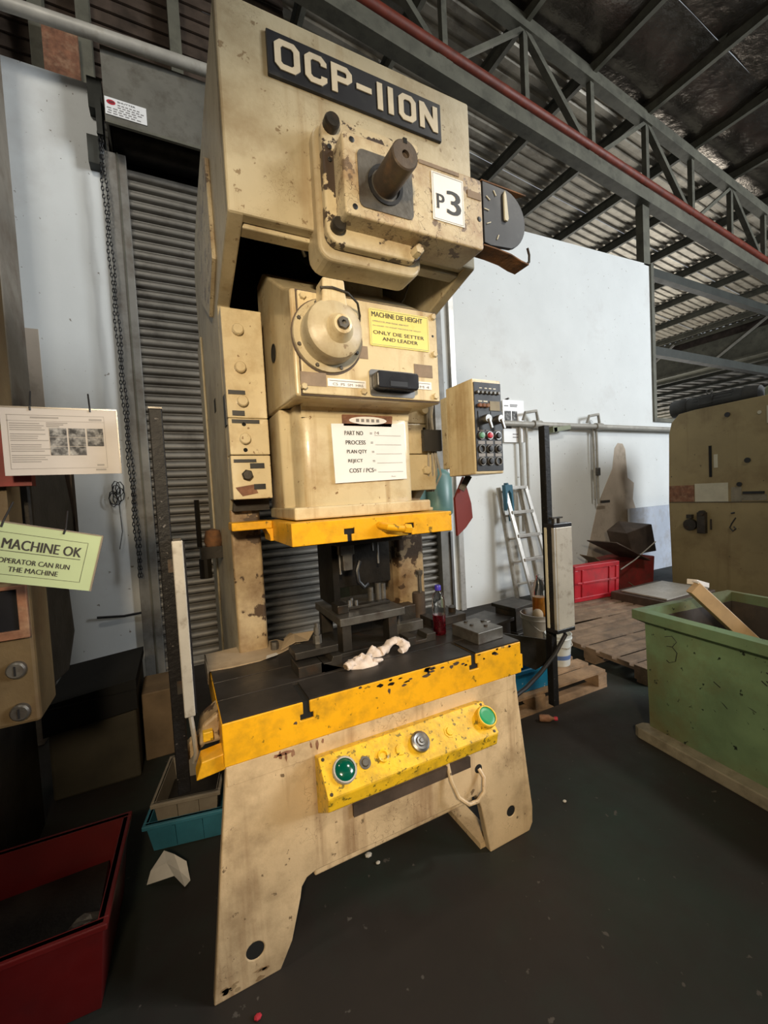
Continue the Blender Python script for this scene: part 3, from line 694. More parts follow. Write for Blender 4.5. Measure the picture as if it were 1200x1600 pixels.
# yellow plate under the slide, with T slots open to the front
sl = lambda x, z0: [(x-.008, z0), (x-.008, z0+.026), (x-.020, z0+.026), (x-.020, z0+.046), (x+.020, z0+.046), (x+.020, z0+.026), (x+.008, z0+.026), (x+.008, z0)]
part('slide_plate', MB().prism([(.345, 1.336)]+sl(.555, 1.336)+sl(.806, 1.336)+[(1.005, 1.336), (1.005, 1.416), (.345, 1.416)], 'Y', 1.39, 1.80), 'yellow_paint', press, bevel=.003)
for x in (.555, .806): part('slot_dark_fill', MB().prism([(q, z) for q, z in sl(x, 1.3365)], 'Y', 1.396, 1.795), 'void', press)  # black fill put in so the open slots look dark inside
part('slide_plate_arm', MB().prism([(.345, 1.69), (.19, 1.69), (.19, 1.80), (.345, 1.80)], 'Z', 1.386, 1.418), 'yellow_paint', press, bevel=.004)
part('plate_gusset', MB().prism([(.345, 1.336), (.335, 1.336), (.332, 1.36), (.318, 1.386), (.345, 1.386)], 'Y', 1.69, 1.80), 'yellow_paint', press)
part('knockout_bar', MB().tube([(.675, 1.395, 1.385), (.69, 1.35, 1.378), (.76, 1.345, 1.366)], .014, 12), 'yellow_paint', press, smooth=True)
part('bar_nut', MB().cyl((.755, 1.347, 1.367), (.782, 1.345, 1.363), .019, 6), 'yellow_paint', press)

# bed: yellow bolster with dark machined top
def tcut(x, z1): return [(x+.011, z1), (x+.011, z1-.040), (x+.022, z1-.040), (x+.022, z1-.060), (x-.022, z1-.060), (x-.022, z1-.040), (x-.011, z1-.040), (x-.011, z1)]
part('bolster', MB().prism([(.08, .708), (1.272, .708), (1.272, .841)]+tcut(1.022, .841)+tcut(.338, .841)+[(.08, .841)], 'Y', 1.31, 1.46), 'yellow_paint', press, bevel=.003)
part('bolster', MB().box(.08, 1.272, 1.46, 1.95, .708, .835), 'yellow_paint', press)
for x in (.338, 1.022): part('slot_dark_fill', MB().prism([(x+.0112, .8385), (x+.0112, .800), (x+.0218, .800), (x+.0218, .782), (x-.0218, .782), (x-.0218, .800), (x-.0112, .800), (x-.0112, .8385)], 'Y', 1.316, 1.459), 'void', press)  # black fill that darkens the inside of the bed slots
part('bed_top', MB().prism([(.083, 1.313), (.327, 1.313), (.327, 1.452), (.349, 1.452), (.349, 1.313), (1.011, 1.313), (1.011, 1.452), (1.033, 1.452), (1.033, 1.313), (1.269, 1.313), (1.269, 1.456), (.083, 1.456)], 'Z', .839, .847), 'steel_top', press)
part('bed_top', MB().box(.083, 1.269, 1.463, 1.610, .833, .847), 'steel_top', press, bevel=.001)
part('bed_top', MB().box(.083, 1.269, 1.617, 1.95, .833, .847), 'steel_top', press, bevel=.001)
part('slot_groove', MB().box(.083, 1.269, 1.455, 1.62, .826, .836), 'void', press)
rnd = random.Random(12)
def blot(cx, cz, rx, rz_, yy_, m, n='worn_patch'):
    k = 9; pts = [(cx+rx*cos(2*pi*i/k)*(.55+.6*rnd.random()), min(cz+rz_*sin(2*pi*i/k)*(.55+.6*rnd.random()), .8405 if yy_ < 1.3099 and cz > .75 else 9)) for i in range(k)]
    part(n, MB().prism(pts, 'Y', yy_-.0006, yy_), m, press)
for i in range(26):
    x = .52+rnd.random()*.74; blot(x, .838-rnd.random()**2*.03, .006+.012*rnd.random(), .003+.004*rnd.random(), 1.3098, 'oily_steel' if i % 3 else 'brown_metal')
for x, z, a, b in ((.795, .812, .022, .006), (.82, .822, .020, .005), (.915, .818, .011, .009), (.70, .80, .012, .006), (.64, .795, .006, .012), (.30, .78, .008, .005)): blot(x, z, a, b, 1.3098, 'brown_metal')
for x, z, a, b in ((.245, .690, .006, .016), (.262, .684, .004, .020), (.285, .688, .007, .016), (.232, .694, .010, .007), (.345, .692, .004, .014), (.365, .688, .005, .018), (.385, .695, .005, .010), (.26, .695, .03, .006)): blot(x, z, a, b, 1.3092, 'tape_brown', 'rust_streak')
for i in range(12): blot(.02+rnd.random()*.17, .012+rnd.random()*.03, .008+.012*rnd.random(), .004+.005*rnd.random(), 1.3118, 'column_paint')
# left bracket of the bed
part('bed_bracket', MB().prism([(.002, .684), (.085, .692), (.085, .742), (.02, .735)], 'Y', 1.33, 1.40), 'yellow_paint', press, bevel=.003)
part('bed_bracket', MB().hexa([(.015, 1.42, .735), (.03, 1.42, .80), (.015, 1.52, .735), (.03, 1.52, .80), (.085, 1.42, .735), (.085, 1.42, .835), (.085, 1.52, .735), (.085, 1.52, .835)]), 'column_paint', press, bevel=.01)
part('bracket_block', MB().box(.03, .06, 1.40, 1.43, .755, .785), 'button_yellow', press, bevel=.003)
part('bed_bracket', MB().box(1.272, 1.30, 1.33, 1.36, .715, .775), 'yellow_paint', press)
part('bed_bracket', MB().prism([(1.272, .70), (1.32, .70), (1.30, .80), (1.272, .835)], 'Y', 1.38, 1.42), 'black', press)
part('hazard_strip', MB().prism([(1.29, .78), (1.30, .83), (1.278, .838)], 'Y', 1.37, 1.38), 'button_yellow', press)
# pedestal
holes = [circ(.130, .105, .027, 20), circ(1.185, .128, .022, 20)]
leg = [(.004, 0), (.203, 0), (.245, .075), (.28, .20), (.287, .235), (.305, .258), (.335, .268), (.93, .262), (1.005, .266), (1.03, .20), (1.066, .0), (1.285, 0), (1.305, .03), (1.308, .10), (1.29, .25), (1.262, .49), (1.238, .708), (.084, .708), (.05, .42)]
part('pedestal_front', MB().prism(leg, 'Y', 1.312, 1.345, holes=holes), 'base_paint', press, bevel=.005)
part('pedestal_band', MB().prism([(.084, .648), (1.236, .652), (1.238, .708), (.084, .708)], 'Y', 1.3095, 1.313), 'base_paint', press, bevel=.001)
part('apron_lip', MB().hexa([(.335, 1.33, .232), (.335, 1.33, .268), (.335, 1.40, .232), (.335, 1.40, .268), (1.0, 1.33, .232), (1.0, 1.33, .262), (1.0, 1.40, .232), (1.0, 1.40, .262)]), 'base_paint', press, bevel=.006)
part('pedestal_side', MB().prism([(1.345, 0), (1.345, .70), (2.0, .70), (2.0, 0)], 'X', .13, .17), 'base_paint', press)
part('pedestal_side', MB().prism([(1.345, 0), (1.345, .70), (2.0, .70), (2.0, 0), (1.85, 0), (1.80, .2), (1.42, .2), (1.39, 0)], 'X', 1.09, 1.12), 'base_paint', press)
part('foot_flange', MB().box(1.04, 1.12, 1.345, 1.75, 0, .025), 'base_paint', press)
part('pedestal_body', MB().box(.10, 1.24, 1.36, 1.95, .34, .708), 'oily_steel', press)
for x, z, q in ((.130, .105, .0275), (1.185, .128, .0225)): part('hole_dark_plug', MB().cyl((x, 1.3145, z), (x, 1.36, z), q, 20), 'void', press)  # black plugs paint in the shade inside the leg holes
part('apron_slot', MB().box(.476, .976, 1.300, 1.313, .400, .442), 'brown_metal', press)
for x, z, r in ((.11, .03, .02), (.19, .045, .012)): pass
part('lifting_loop', MB().tube([(.872, 1.312, .46), (.872, 1.29, .39), (.89, 1.27, .33), (.93, 1.262, .292), (.975, 1.265, .285), (1.012, 1.27, .305), (1.03, 1.29, .345), (1.024, 1.312, .372)], .008, 8), 'base_paint', press, smooth=True)
bolt('cable_hole', 1.022, 1.3135, .372, .018, .003, 'void', press)
# two hand button box
bx = part('button_box', MB().prism([(1.312, .655), (1.272, .668), (1.184, .583), (1.194, .537), (1.312, .455)], 'X', .354, 1.024), 'button_yellow', press, bevel=.004)
fn = Vector((0, -.085, .088)).normalized(); fu = Vector((0, .088, .085)).normalized(); fc = Vector((0, 1.228, .6255))
def face(x, t=0, out=0): return Vector((x, 0, 0))+fc+fu*t+fn*out
part('box_lid', MB().hexa([face(a, t, o) for a in (.354, 1.024) for t, o in ((-.060, .001), (-.060, .004), (.060, .001), (.060, .004))]), 'button_yellow', bx, bevel=.0015)
def button(n, x, prof, m, seg=24, t=0): return part(n, MB().lathe(prof, face(x, t, .003), fn, seg), m, bx, smooth=35)
for x, ring, m in ((.424, 'alu', 'green_button'), (.992, 'button_yellow', 'green_button_lit')):
    h = .012 if x < .5 else .028
    button('button_collar', x, [(.040, 0), (.040, h), (.037, h+.004), (.033, h+.004), (.033, h)], ring)
    button('push_button', x, [(0, h+.010 if x < .5 else h+.001), (.018, h+.008 if x < .5 else h+.001), (.030, h+.003 if x < .5 else h+.001), (.033, h)], m)
button('lamp_bezel', .497, [(0, .008), (.010, .008), (.013, .004), (.019, .004), (.019, 0)], 'mid_steel')
button('lamp_bezel', .562, [(0, .006), (.010, .006), (.013, .012), (.019, .010), (.020, 0)], 'button_yellow')
button('blank_plug', .628, [(0, .006), (.017, .005), (.019, 0)], 'button_yellow', 8)
button('blank_plug', .832, [(0, .008), (.013, .007), (.015, .003), (.022, .003), (.022, 0)], 'button_yellow', 8)
kb = button('stop_button', .703, [(0, .030), (.006, .030), (.008, .026), (.015, .027), (.017, .022), (.026, .024), (.033, .020), (.035, .012), (.030, .0)], 'bright_steel', 32)
for x, t in ((.367, .05), (.367, -.05), (1.008, .05), (1.008, -.05)): button('screw', x, [(0, .003), (.005, .003), (.006, 0)], 'dark_steel', 8, t)

# hanging control box at the right
cb = part('control_box', MB().box(1.148, 1.305, 1.402, 1.590, 1.562, 1.965), 'slide_paint', press, bevel=.005)
part('rear_box', MB().box(1.150, 1.29, 1.590, 1.64, 1.60, 1.93), 'cream_paint', press, bevel=.004)
part('fascia', MB().box(1.155, 1.300, 1.397, 1.403, 1.575, 1.950), 'plate_black', cb)
def fp(u, v): return (1.157+.141*u, 1.397, 1.946-.367*v)
for i in range(6): bolt('pilot_lamp', fp(.1+.16*i, 0)[0], 1.397, fp(0, .105)[2], .007, .010, 'mid_steel', cb)
for u in (.15, .30, .45): bolt('fuse_cap', fp(u, 0)[0], 1.397, fp(0, .255)[2], .009, .012, 'tape_brown', cb)
part('rating_plate', MB().box(fp(.56, 0)[0], fp(.95, 0)[0], 1.394, 1.397, fp(0, .31)[2], fp(0, .20)[2]), 'skid_grey', cb)
for u in (.34, .83):
    x, _, z = fp(u, .415)
    part('selector_plate', MB().box(x-.035, x+.03, 1.3945, 1.397, z-.045, z+.035), 'black', cb)
    part('selector_knob', MB().lathe([(0, -.026), (.017, -.026), (.019, -.02), (.019, 0)], (x, 1.395, z), (0, 1, 0), 20), 'bright_steel', cb, smooth=35)
    part('selector_lever', MB().bar((x, 1.368, z), (x+.012, 1.366, z-.042), .012, .010, up=Y), 'bright_steel', cb, bevel=.002)
for v, row in ((.60, ('pale_green', 'red_button', 'black')), (.755, (None, 'black', 'black')), (.90, ('black', 'black', None))):
    for u, m in zip((.18, .50, .83), row):
        x, _, z = fp(u, v)
        part('button_ring', MB().lathe([(.018, 0), (.018, -.006), (.014, -.006), (.014, 0)], (x, 1.397, z), (0, 1, 0), 18), 'bright_steel' if m in ('red_button', 'black') and v < .7 else 'mid_steel', cb, smooth=35)
        if m: part('push_button', MB().lathe([(0, -.014), (.011, -.013), (.013, -.008), (.013, 0)], (x, 1.397, z), (0, 1, 0), 16), m, cb, smooth=35)
        part('legend_plate', MB().box(x-.018, x+.018, 1.3955, 1.397, z+.020, z+.034), 'ink_grey', cb)
mb = MB()
for u in (.18, .38, .55, .72): mb.box(fp(u, 0)[0], fp(u, 0)[0]+.014, 1.396, 1.397, fp(0, .06)[2], fp(0, .048)[2])
for u in (.12, .32): mb.box(fp(u, 0)[0], fp(u, 0)[0]+.022, 1.396, 1.397, fp(0, .213)[2], fp(0, .198)[2])
part('legend_print', mb, 'tape_pale', cb)
part('box_arm', MB().box(1.06, 1.16, 1.655, 1.675, 1.69, 1.79), 'black', press)
for i in range(4):
    xx = 1.105+.012*i; part('cable', MB().tube([(xx+.02, 1.69, 2.02), (xx, 1.69+.005*i, 1.86), (xx+.01*sin(i), 1.69, 1.70), (xx+.012*i, 1.70, 1.58), (xx+.02, 1.75, 1.50)], .0055, 6), 'grey_alu', press, smooth=True)
part('hanger_rod', MB().bar((1.235, 1.62, 1.50), (1.27, 1.60, 1.565), .012, .03), 'dark_steel', press)
part('red_guard', MB().prism([(1.205, 1.46), (1.262, 1.563), (1.30, 1.43), (1.305, 1.36), (1.262, 1.315), (1.210, 1.278)], 'Y', 1.63, 1.645), 'red_plate', press)
part('daylight_blocker', MB().box(1.30, 1.68, 2.95, 3.6, 0, 2.1), 'green_grey', press, bevel=.01)  # hidden box added to keep side daylight off the lower left wall and shutter
part('air_tank', MB().lathe([(0, 0), (.06, .01), (.098, .05), (.10, .09), (.10, .30), (.06, .34), (0, .35)], (1.555, 2.3, 1.30), (0, 0, 1), 28), 'teal_paint', press, smooth=50)
part('tank_strut', MB().box(1.145, 1.50, 2.27, 2.33, 1.38, 1.52), 'teal_paint', press)
# rusty air regulator on the left flank
rg = part('air_regulator', MB().lathe([(0, -.05), (.035, -.045), (.045, 0), (.035, .05), (0, .06)], (.165, 2.30, 1.31), (0, 0, 1), 16), 'rust', press, smooth=50)
part('regulator_block', MB().box(.10, .204, 2.26, 2.36, 1.22, 1.28), 'oily_steel', press)
part('regulator_bowl', MB().cyl((.12, 2.3, 1.22), (.12, 2.3, 1.12), .03, 12), 'oily_steel', press)
part('regulator_stem', MB().cyl((.10, 2.3, 1.28), (.10, 2.3, 1.52), .012, 8), 'oily_steel', press)

# ================================================================== ON THE BED
B = .847
die = thing('die_set', 'oily black die set with open portal frame standing mid bed', 'die', (.71, 1.72, B))
part('base_plate', MB().box(.55, .86, 1.565, 1.90, B, B+.018), 'dark_steel', die, bevel=.002)
part('leg', MB().box(.572, .612, 1.575, 1.635, B+.018, .975), 'dark_steel', die, bevel=.002)
part('leg', MB().box(.785, .825, 1.575, 1.635, B+.018, .975), 'dark_steel', die, bevel=.002)
part('leg', MB().box(.572, .625, 1.84, 1.88, B+.022, .975), 'dark_steel', die, bevel=.002)
part('leg', MB().box(.792, .828, 1.84, 1.88, B+.022, .965), 'dark_steel', die, bevel=.002)
part('top_plate', MB().box(.562, .862, 1.565, 1.90, .972, 1.005), 'mid_steel', die, bevel=.003)
part('inner_block', MB().box(.63, .79, 1.76, 1.80, B+.022, .955), 'oily_steel', die)
part('guide_strip', MB().box(.60, .84, 1.66, 1.70, 1.008, 1.020), 'dark_steel', die, bevel=.002)
part('end_block', MB().box(.575, .625, 1.62, 1.70, 1.008, 1.045), 'dark_steel', die, bevel=.004)
for x, y_, h in ((.648, 1.68, .035), (.664, 1.69, .04), (.682, 1.68, .03)): part('spring', MB().cyl((x, y_, 1.012), (x, y_, 1.012+h), .009, 10), 'bright_steel', die, smooth=True)
for x, h in ((.79, .06), (.83, .075), (.855, .07)): part('guide_pin', MB().cyl((x, 1.76, 1.0), (x, 1.76, 1.008+h), .014, 12), 'mid_steel', die, smooth=True)
up = thing('upper_die', 'dark upper die block hanging under the yellow slide plate', 'die', (.73, 1.78, 1.02))
part('holder_plate', MB().box(.585, .90, 1.62, 1.90, 1.292, 1.334), 'dark_steel', up, bevel=.003)
part('punch_block', MB().box(.615, .90, 1.76, 1.90, 1.085, 1.292), 'oily_steel', up, bevel=.003)
part('side_rail', MB().box(.590, .618, 1.70, 1.90, 1.02, 1.292), 'oily_steel', up)
part('clamp', MB().prism([(.605, 1.292), (.668, 1.292), (.668, 1.25), (.658, 1.25), (.656, 1.185), (.616, 1.185), (.614, 1.25), (.605, 1.25)], 'Y', 1.63, 1.68), 'mid_steel', up, bevel=.003)
part('clamp_bolt', MB().cyl((.607, 1.65, 1.17), (.607, 1.65, 1.29), .006, 8), 'bright_steel', up)
part('stripper_pin', MB().cyl((.80, 1.68, 1.19), (.80, 1.68, 1.292), .006, 8), 'bright_steel', up)
part('stripper_pin', MB().cyl((.775, 1.68, 1.25), (.775, 1.68, 1.292), .006, 8), 'bright_steel', up)
part('air_hose', MB().tube([(.735, 1.74, 1.20), (.715, 1.73, 1.16), (.72, 1.73, 1.11), (.745, 1.73, 1.08), (.77, 1.74, 1.09)], .010, 8), 'black', up, smooth=True)

def clamp(name, label, x, y_, w_, mirror=1, group=None):
    t = thing(name, label, 'clamp', (x, y_, B), group)
    part('support_block', MB().prism([(x, B), (x+w_, B), (x+w_, B+.052), (x+w_*.78, B+.052), (x+w_*.74, B+.034), (x+w_*.56, B+.034), (x+w_*.56, B+.002), (x+w_*.52, B+.002), (x+w_*.52, B+.040), (x, B+.040)], 'Y', y_, y_+.12), 'dark_steel', t, bevel=.002)
    part('strap', MB().box(x-.002, x+w_*.98, y_+.03, y_+.13, B+.056, B+.084), 'dark_steel', t, bevel=.003)
    cx, cy = x+w_*.60, y_+.085
    part('stud', MB().cyl((cx, cy, B+.08), (cx, cy, B+.165), .008, 10), 'mid_steel', t, smooth=True)
    part('nut', MB().cyl((cx, cy, B+.085), (cx, cy, B+.118), .017, 6), 'mid_steel', t)
    part('nut', MB().cyl((cx, cy, B+.122), (cx, cy, B+.148), .012, 6), 'mid_steel', t)
    return t
clamp('die_clamp', 'dark steel die clamp with stud and nuts left of the gloves', .36, 1.475, .17)
rc = thing('die_clamp', 'low dark steel clamp straps between die set and red drink bottle', 'clamp', (.93, 1.6, B))
part('strap', MB().prism([(.845, B), (.985, B), (.985, B+.035), (.94, B+.035), (.935, B+.016), (.885, B+.016), (.885, B+.035), (.845, B+.035)], 'Y', 1.52, 1.60), 'dark_steel', rc, bevel=.002)
part('parallel_bar', MB().box(.86, 1.02, 1.68, 1.72, B, B+.045), 'mid_steel', rc, bevel=.002)
part('riser_block', MB().box(.90, 1.03, 1.76, 1.83, B, B+.10), 'dark_steel', rc, bevel=.003)
part('stud', MB().cyl((.90, 1.70, B+.045), (.90, 1.70, B+.13), .007, 8), 'mid_steel', rc)
st = thing('clamp_stud', 'grey cylinder with tall bolt behind the red drink bottle', 'stud', (1.075, 1.80, B))
part('sleeve', MB().cyl((1.075, 1.80, B), (1.075, 1.80, B+.145), .032, 16), 'brown_metal', st, smooth=True)
part('bolt', MB().cyl((1.085, 1.80, B+.14), (1.085, 1.80, B+.25), .009, 8).cyl((1.085, 1.80, B+.235), (1.085, 1.80, B+.255), .018, 6), 'mid_steel', st)
ph = thing('steel_bracket', 'pair of thin pale steel strips standing behind the right column of the press', 'strip', (1.25, 2.4, B))
part('strip', MB().box(1.235, 1.262, 2.38, 2.39, .90, 1.33), 'alu', ph)
part('strip', MB().box(1.30, 1.330, 2.38, 2.39, .95, 1.33), 'grey_alu', ph)
part('top_bar', MB().box(1.16, 1.36, 2.37, 2.40, 1.33, 1.36), 'dark_steel', ph)
bk = thing('steel_block', 'flat machined steel block with screws at the right end of the bed', 'block', (1.15, 1.45, B))
Mx = Matrix.Translation((1.160, 1.455, B)) @ Matrix.Rotation(radians(4), 4, 'Z')
part('body', MB().box(-.073, .073, -.085, .085, 0, .050, Mx), 'mid_steel', bk, bevel=.003)
for a, b in ((-.02, .01), (.02, -.035), (.055, .02), (-.01, .06)): bolt_ = part('screw', MB().cyl(Mx @ Vector((a, b, .049)), Mx @ Vector((a, b, .056)), .009, 10), 'dark_steel', bk)
part('lug', MB().box(.060, .085, .0, .03, .035, .052, Mx), 'mid_steel', bk, bevel=.002)
b2 = thing('steel_block', 'oily flat steel plate with a bolt head behind the machined block', 'block', (1.16, 1.72, B))
part('body', MB().box(1.06, 1.26, 1.66, 1.85, B, B+.04), 'steel_top', b2, bevel=.003)
part('bolt_head', MB().cyl((1.22, 1.72, B+.04), (1.22, 1.72, B+.062), .02, 6).cyl((1.25, 1.76, B+.04), (1.25, 1.76, B+.055), .016, 6), 'dark_steel', b2)
# bottle
bt = thing('drink_bottle', 'clear ribbed water bottle with blue cap half full of red drink', 'bottle', (1.043, 1.575, B))
bp = [(0, .001), (.026, .001), (.030, .006)]
for i in range(9): bp += [(.030, .012+.013*i), (.0285, .018+.013*i)]
bp += [(.030, .132), (.030, .150), (.027, .168), (.020, .185), (.013, .196), (.012, .206)]
part('shell', MB().lathe(bp, (1.043, 1.575, B), Z, 24), 'pet', bt, smooth=60)
lq = [(0, .003)]+[(r-.0016, h) for r, h in bp[1:] if h < .092]+[(.0280, .092), (0, .092)]
part('drink', MB().lathe(lq, (1.043, 1.575, B), Z, 24), 'red_drink', bt, smooth=60)
part('cap', MB().lathe([(0, .225), (.013, .225), (.0145, .222), (.0145, .203), (0, .203)], (1.043, 1.575, B), Z, 20), 'blue_cap', bt, smooth=40)
# gloves
def lump(mb, spine, rads, seed, flat=.6, n=12):
    rnd = random.Random(seed); pts = [Vector(p) for p in spine]
    path = []; rr = []
    for i in range(len(pts)-1):
        for k in range(4):
            t = k/4; path.append(pts[i].lerp(pts[i+1], t)); rr.append(rads[i]*(1-t)+rads[i+1]*t)
    path.append(pts[-1]); rr.append(rads[-1]); rings = []
    ph_ = [rnd.random()*6 for _ in range(4)]
    for i, p in enumerate(path):
        d = (path[min(i+1, len(path)-1)]-path[max(0, i-1)]).normalized(); x = d.cross(Vector(Z)).normalized(); u = x.cross(d)
        ring = []
        for k in range(n):
            a = 2*pi*k/n; q = rr[i]*(1+.16*sin(3*a+ph_[0]+i*.5)+.10*sin(5*a+ph_[1]-i*.8)+.08*sin(i*1.9+ph_[2]))
            v = p+x*(cos(a)*q)+u*(sin(a)*q*flat); v.z = max(v.z, B+.0015); ring.append(mb.bm.verts.new(v))
        rings.append(ring)
    for q, t in zip(rings, rings[1:]):
        for k in range(n): mb.bm.faces.new((q[k], q[(k+1) % n], t[(k+1) % n], t[k]))
    mb.bm.faces.new(rings[0][::-1]); mb.bm.faces.new(rings[-1]); return mb
def cloth(mb, pts, seed, amp, zs):
    """crumpled two layer cloth patch: outline pts, heights zs, thickness 5 mm"""
    rnd = random.Random(seed); n = len(pts)
    cx = sum(p[0] for p in pts)/n; cy = sum(p[1] for p in pts)/n; rings = []
    K = 6; ph_ = [rnd.random()*6 for _ in range(6)]
    for k in range(K+1):
        t = 1-k/K; ring = []
        for i in range(n*3):
            a, b = pts[i//3], pts[(i//3+1) % n]; u = (i % 3)/3
            x = cx+((a[0]*(1-u)+b[0]*u)-cx)*t; y_ = cy+((a[1]*(1-u)+b[1]*u)-cy)*t
            zz = zs*(1-t**2.2)+amp*(sin(x*150+ph_[0]+y_*70)*.5+sin(y_*190+ph_[1]-x*90)*.4+sin((x+y_)*260+ph_[2])*.25)*(1-t*.35)
            ring.append(mb.bm.verts.new((x, y_, B+.004+max(0, zz+.004))))
        rings.append(ring)
    m = n*3
    for q, t in zip(rings, rings[1:]):
        for i in range(m): mb.bm.faces.new((q[i], q[(i+1) % m], t[(i+1) % m], t[i]))
    low = [mb.bm.verts.new((v.co.x, v.co.y, B+.001)) for v in rings[0]]
    for i in range(m): mb.bm.faces.new((low[i], low[(i+1) % m], rings[0][(i+1) % m], rings[0][i]))
    mb.bm.faces.new(low[::-1])
    bmesh.ops.remove_doubles(mb.bm, verts=rings[-1], dist=.0005)
    return mb
g1 = thing('work_glove', 'crumpled white cotton glove lying flat at the front of the bed', 'glove', (.60, 1.46, B))
part('palm', cloth(MB(), [(.548, 1.438), (.59, 1.418), (.635, 1.418), (.655, 1.425), (.662, 1.448), (.650, 1.475), (.632, 1.492), (.618, 1.482), (.604, 1.500), (.590, 1.490), (.578, 1.508), (.566, 1.500), (.556, 1.470)], 3, .010, .026), 'glove', g1, smooth=75)
part('cuff', lump(MB(), [(.562, 1.452, B+.018), (.545, 1.447, B+.017), (.530, 1.443, B+.015)], [.020, .020, .017], 2, .75), 'glove', g1, smooth=70)
part('cuff_opening', lump(MB(), [(.531, 1.443, B+.015), (.5285, 1.442, B+.015)], [.012, .012], 2, .7), 'tan_box', g1, smooth=70)
part('finger', lump(MB(), [(.64, 1.435, B+.016), (.662, 1.432, B+.014), (.678, 1.440, B+.010)], [.012, .011, .008], 5, .8, 8), 'glove', g1, smooth=70)
part('finger', lump(MB(), [(.63, 1.47, B+.018), (.645, 1.480, B+.022), (.652, 1.492, B+.016)], [.012, .011, .007], 6, .8, 8), 'glove', g1, smooth=70)
g2 = thing('work_glove', 'twisted white cotton glove with raised cuff nearer the die set', 'glove', (.73, 1.52, B))
part('palm', cloth(MB(), [(.640, 1.518), (.660, 1.500), (.690, 1.488), (.715, 1.492), (.722, 1.512), (.708, 1.530), (.700, 1.560), (.684, 1.556), (.672, 1.540), (.655, 1.536)], 8, .009, .026), 'glove', g2, smooth=75)
part('twist', lump(MB(), [(.705, 1.508, B+.014), (.730, 1.512, B+.018), (.755, 1.520, B+.032), (.785, 1.524, B+.038), (.806, 1.512, B+.032)], [.022, .019, .018, .019, .019], 11, .8), 'glove', g2, smooth=70)
part('cuff', lump(MB(), [(.803, 1.516, B+.033), (.814, 1.496, B+.024), (.800, 1.478, B+.014), (.780, 1.474, B+.010)], [.019, .021, .019, .014], 12, .8), 'glove', g2, smooth=70)
# cardboard on the left end and torn scrap
cbp = [(.070, 1.930), (.076, 1.735), (.16, 1.722), (.269, 1.725), (.30, 1.742), (.364, 1.765), (.40, 1.79), (.47, 1.81), (.44, 1.87), (.40, 1.90), (.38, 1.94), (.208, 1.945)]
cbd = thing('cardboard_sheet', 'stained brown cardboard sheet covering the left rear corner of the bed', 'cardboard', (.22, 1.83, B))
part('sheet', MB().prism(cbp, 'Z', B+.001, B+.006), 'cardboard', cbd)
part('folded_edge', MB().hexa([(.068, 1.735, .80), (.070, 1.735, B+.006), (.068, 1.930, .81), (.070, 1.930, B+.006), (.072, 1.735, .80), (.075, 1.735, B+.006), (.072, 1.930, .81), (.075, 1.930, B+.006)]), 'cardboard', cbd)
part('white_flap', MB().prism([(.29, 1.722), (.345, 1.742), (.34, 1.765), (.30, 1.755)], 'Z', B+.0065, B+.008), 'paper_waste', cbd)
part('loose_nut', MB().cyl((.345, 1.815, B+.006), (.345, 1.815, B+.040), .017, 6), 'mid_steel', label='steel nut standing on the cardboard beside the left column', cat='nut')
mb = MB(); star = [(.365, 1.785), (.43, 1.788), (.50, 1.83), (.545, 1.885), (.47, 1.865), (.44, 1.925), (.405, 1.915), (.40, 1.86)]
c0 = mb.bm.verts.new((.44, 1.85, B+.045)); vs = [mb.bm.verts.new((x, y_, B+.009+.02*(i % 2))) for i, (x, y_) in enumerate(star)]
c1 = mb.bm.verts.new((.44, 1.85, B+.040)); vb = [mb.bm.verts.new((v.co.x, v.co.y, v.co.z-.003)) for v in vs]
for i in range(len(vs)):
    j = (i+1) % len(vs); mb.bm.faces.new((c0, vs[i], vs[j])); mb.bm.faces.new((c1, vb[j], vb[i])); mb.bm.faces.new((vs[j], vs[i], vb[i], vb[j]))
part('cardboard_scrap', mb, 'cardboard', label='torn star shaped tan cardboard scrap between cardboard sheet and clamp', cat='scrap')

# ================================================================== LIGHT CURTAINS
lc = thing('light_curtain', 'black post with slim grey sensor bar left of the press', 'sensor', (-.03, 1.41, .62))
part('post', MB().box(-.050, -.014, 1.39, 1.426, .62, 1.785), 'black_pole', lc, bevel=.003)
part('post_cap', MB().box(-.050, -.014, 1.39, 1.426, 1.785, 1.79), 'mid_steel', lc)
part('sensor_bar', MB().box(-.016, .014, 1.36, 1.388, .865, 1.395), 'grey_alu', lc, bevel=.003)
part('sensor_lens', MB().box(.014, .019, 1.366, 1.392, .87, 1.39), 'black_plastic', lc)
part('bar_bracket', MB().box(-.030, .014, 1.388, 1.40, 1.30, 1.34).box(-.030, .014, 1.388, 1.40, .93, .97), 'dark_steel', lc)
part('bar_cap', MB().box(-.012, .010, 1.362, 1.386, 1.395, 1.402), 'dark_steel', lc)
part('cable', MB().tube([(.0, 1.375, .865), (.005, 1.378, .80), (.008, 1.385, .74), (.0, 1.41, .70)], .007, 8), 'grey_alu', lc, smooth=True)
part('mount_arm', MB().bar((-.03, 1.43, .72), (.085, 1.47, .78), .02, .045), 'column_paint', lc)
lr = thing('light_curtain', 'black post with boxy grey sensor housing right of the press', 'sensor', (1.6, 1.44, .42))
part('post', MB().box(1.582, 1.618, 1.42, 1.456, .42, 1.783), 'black_pole', lr, bevel=.003)
part('sensor_housing', MB().box(1.565, 1.673, 1.358, 1.418, .818, 1.300), 'grey_alu', lr, bevel=.003)
part('housing_strip', MB().box(1.553, 1.565, 1.360, 1.375, .818, 1.300), 'alu', lr, bevel=.002)
part('lens_strip', MB().box(1.556, 1.565, 1.377, 1.402, .82, 1.30), 'black_plastic', lr)
part('housing_strip', MB().box(1.553, 1.565, 1.404, 1.418, .818, 1.300), 'tape_pale', lr, bevel=.002)
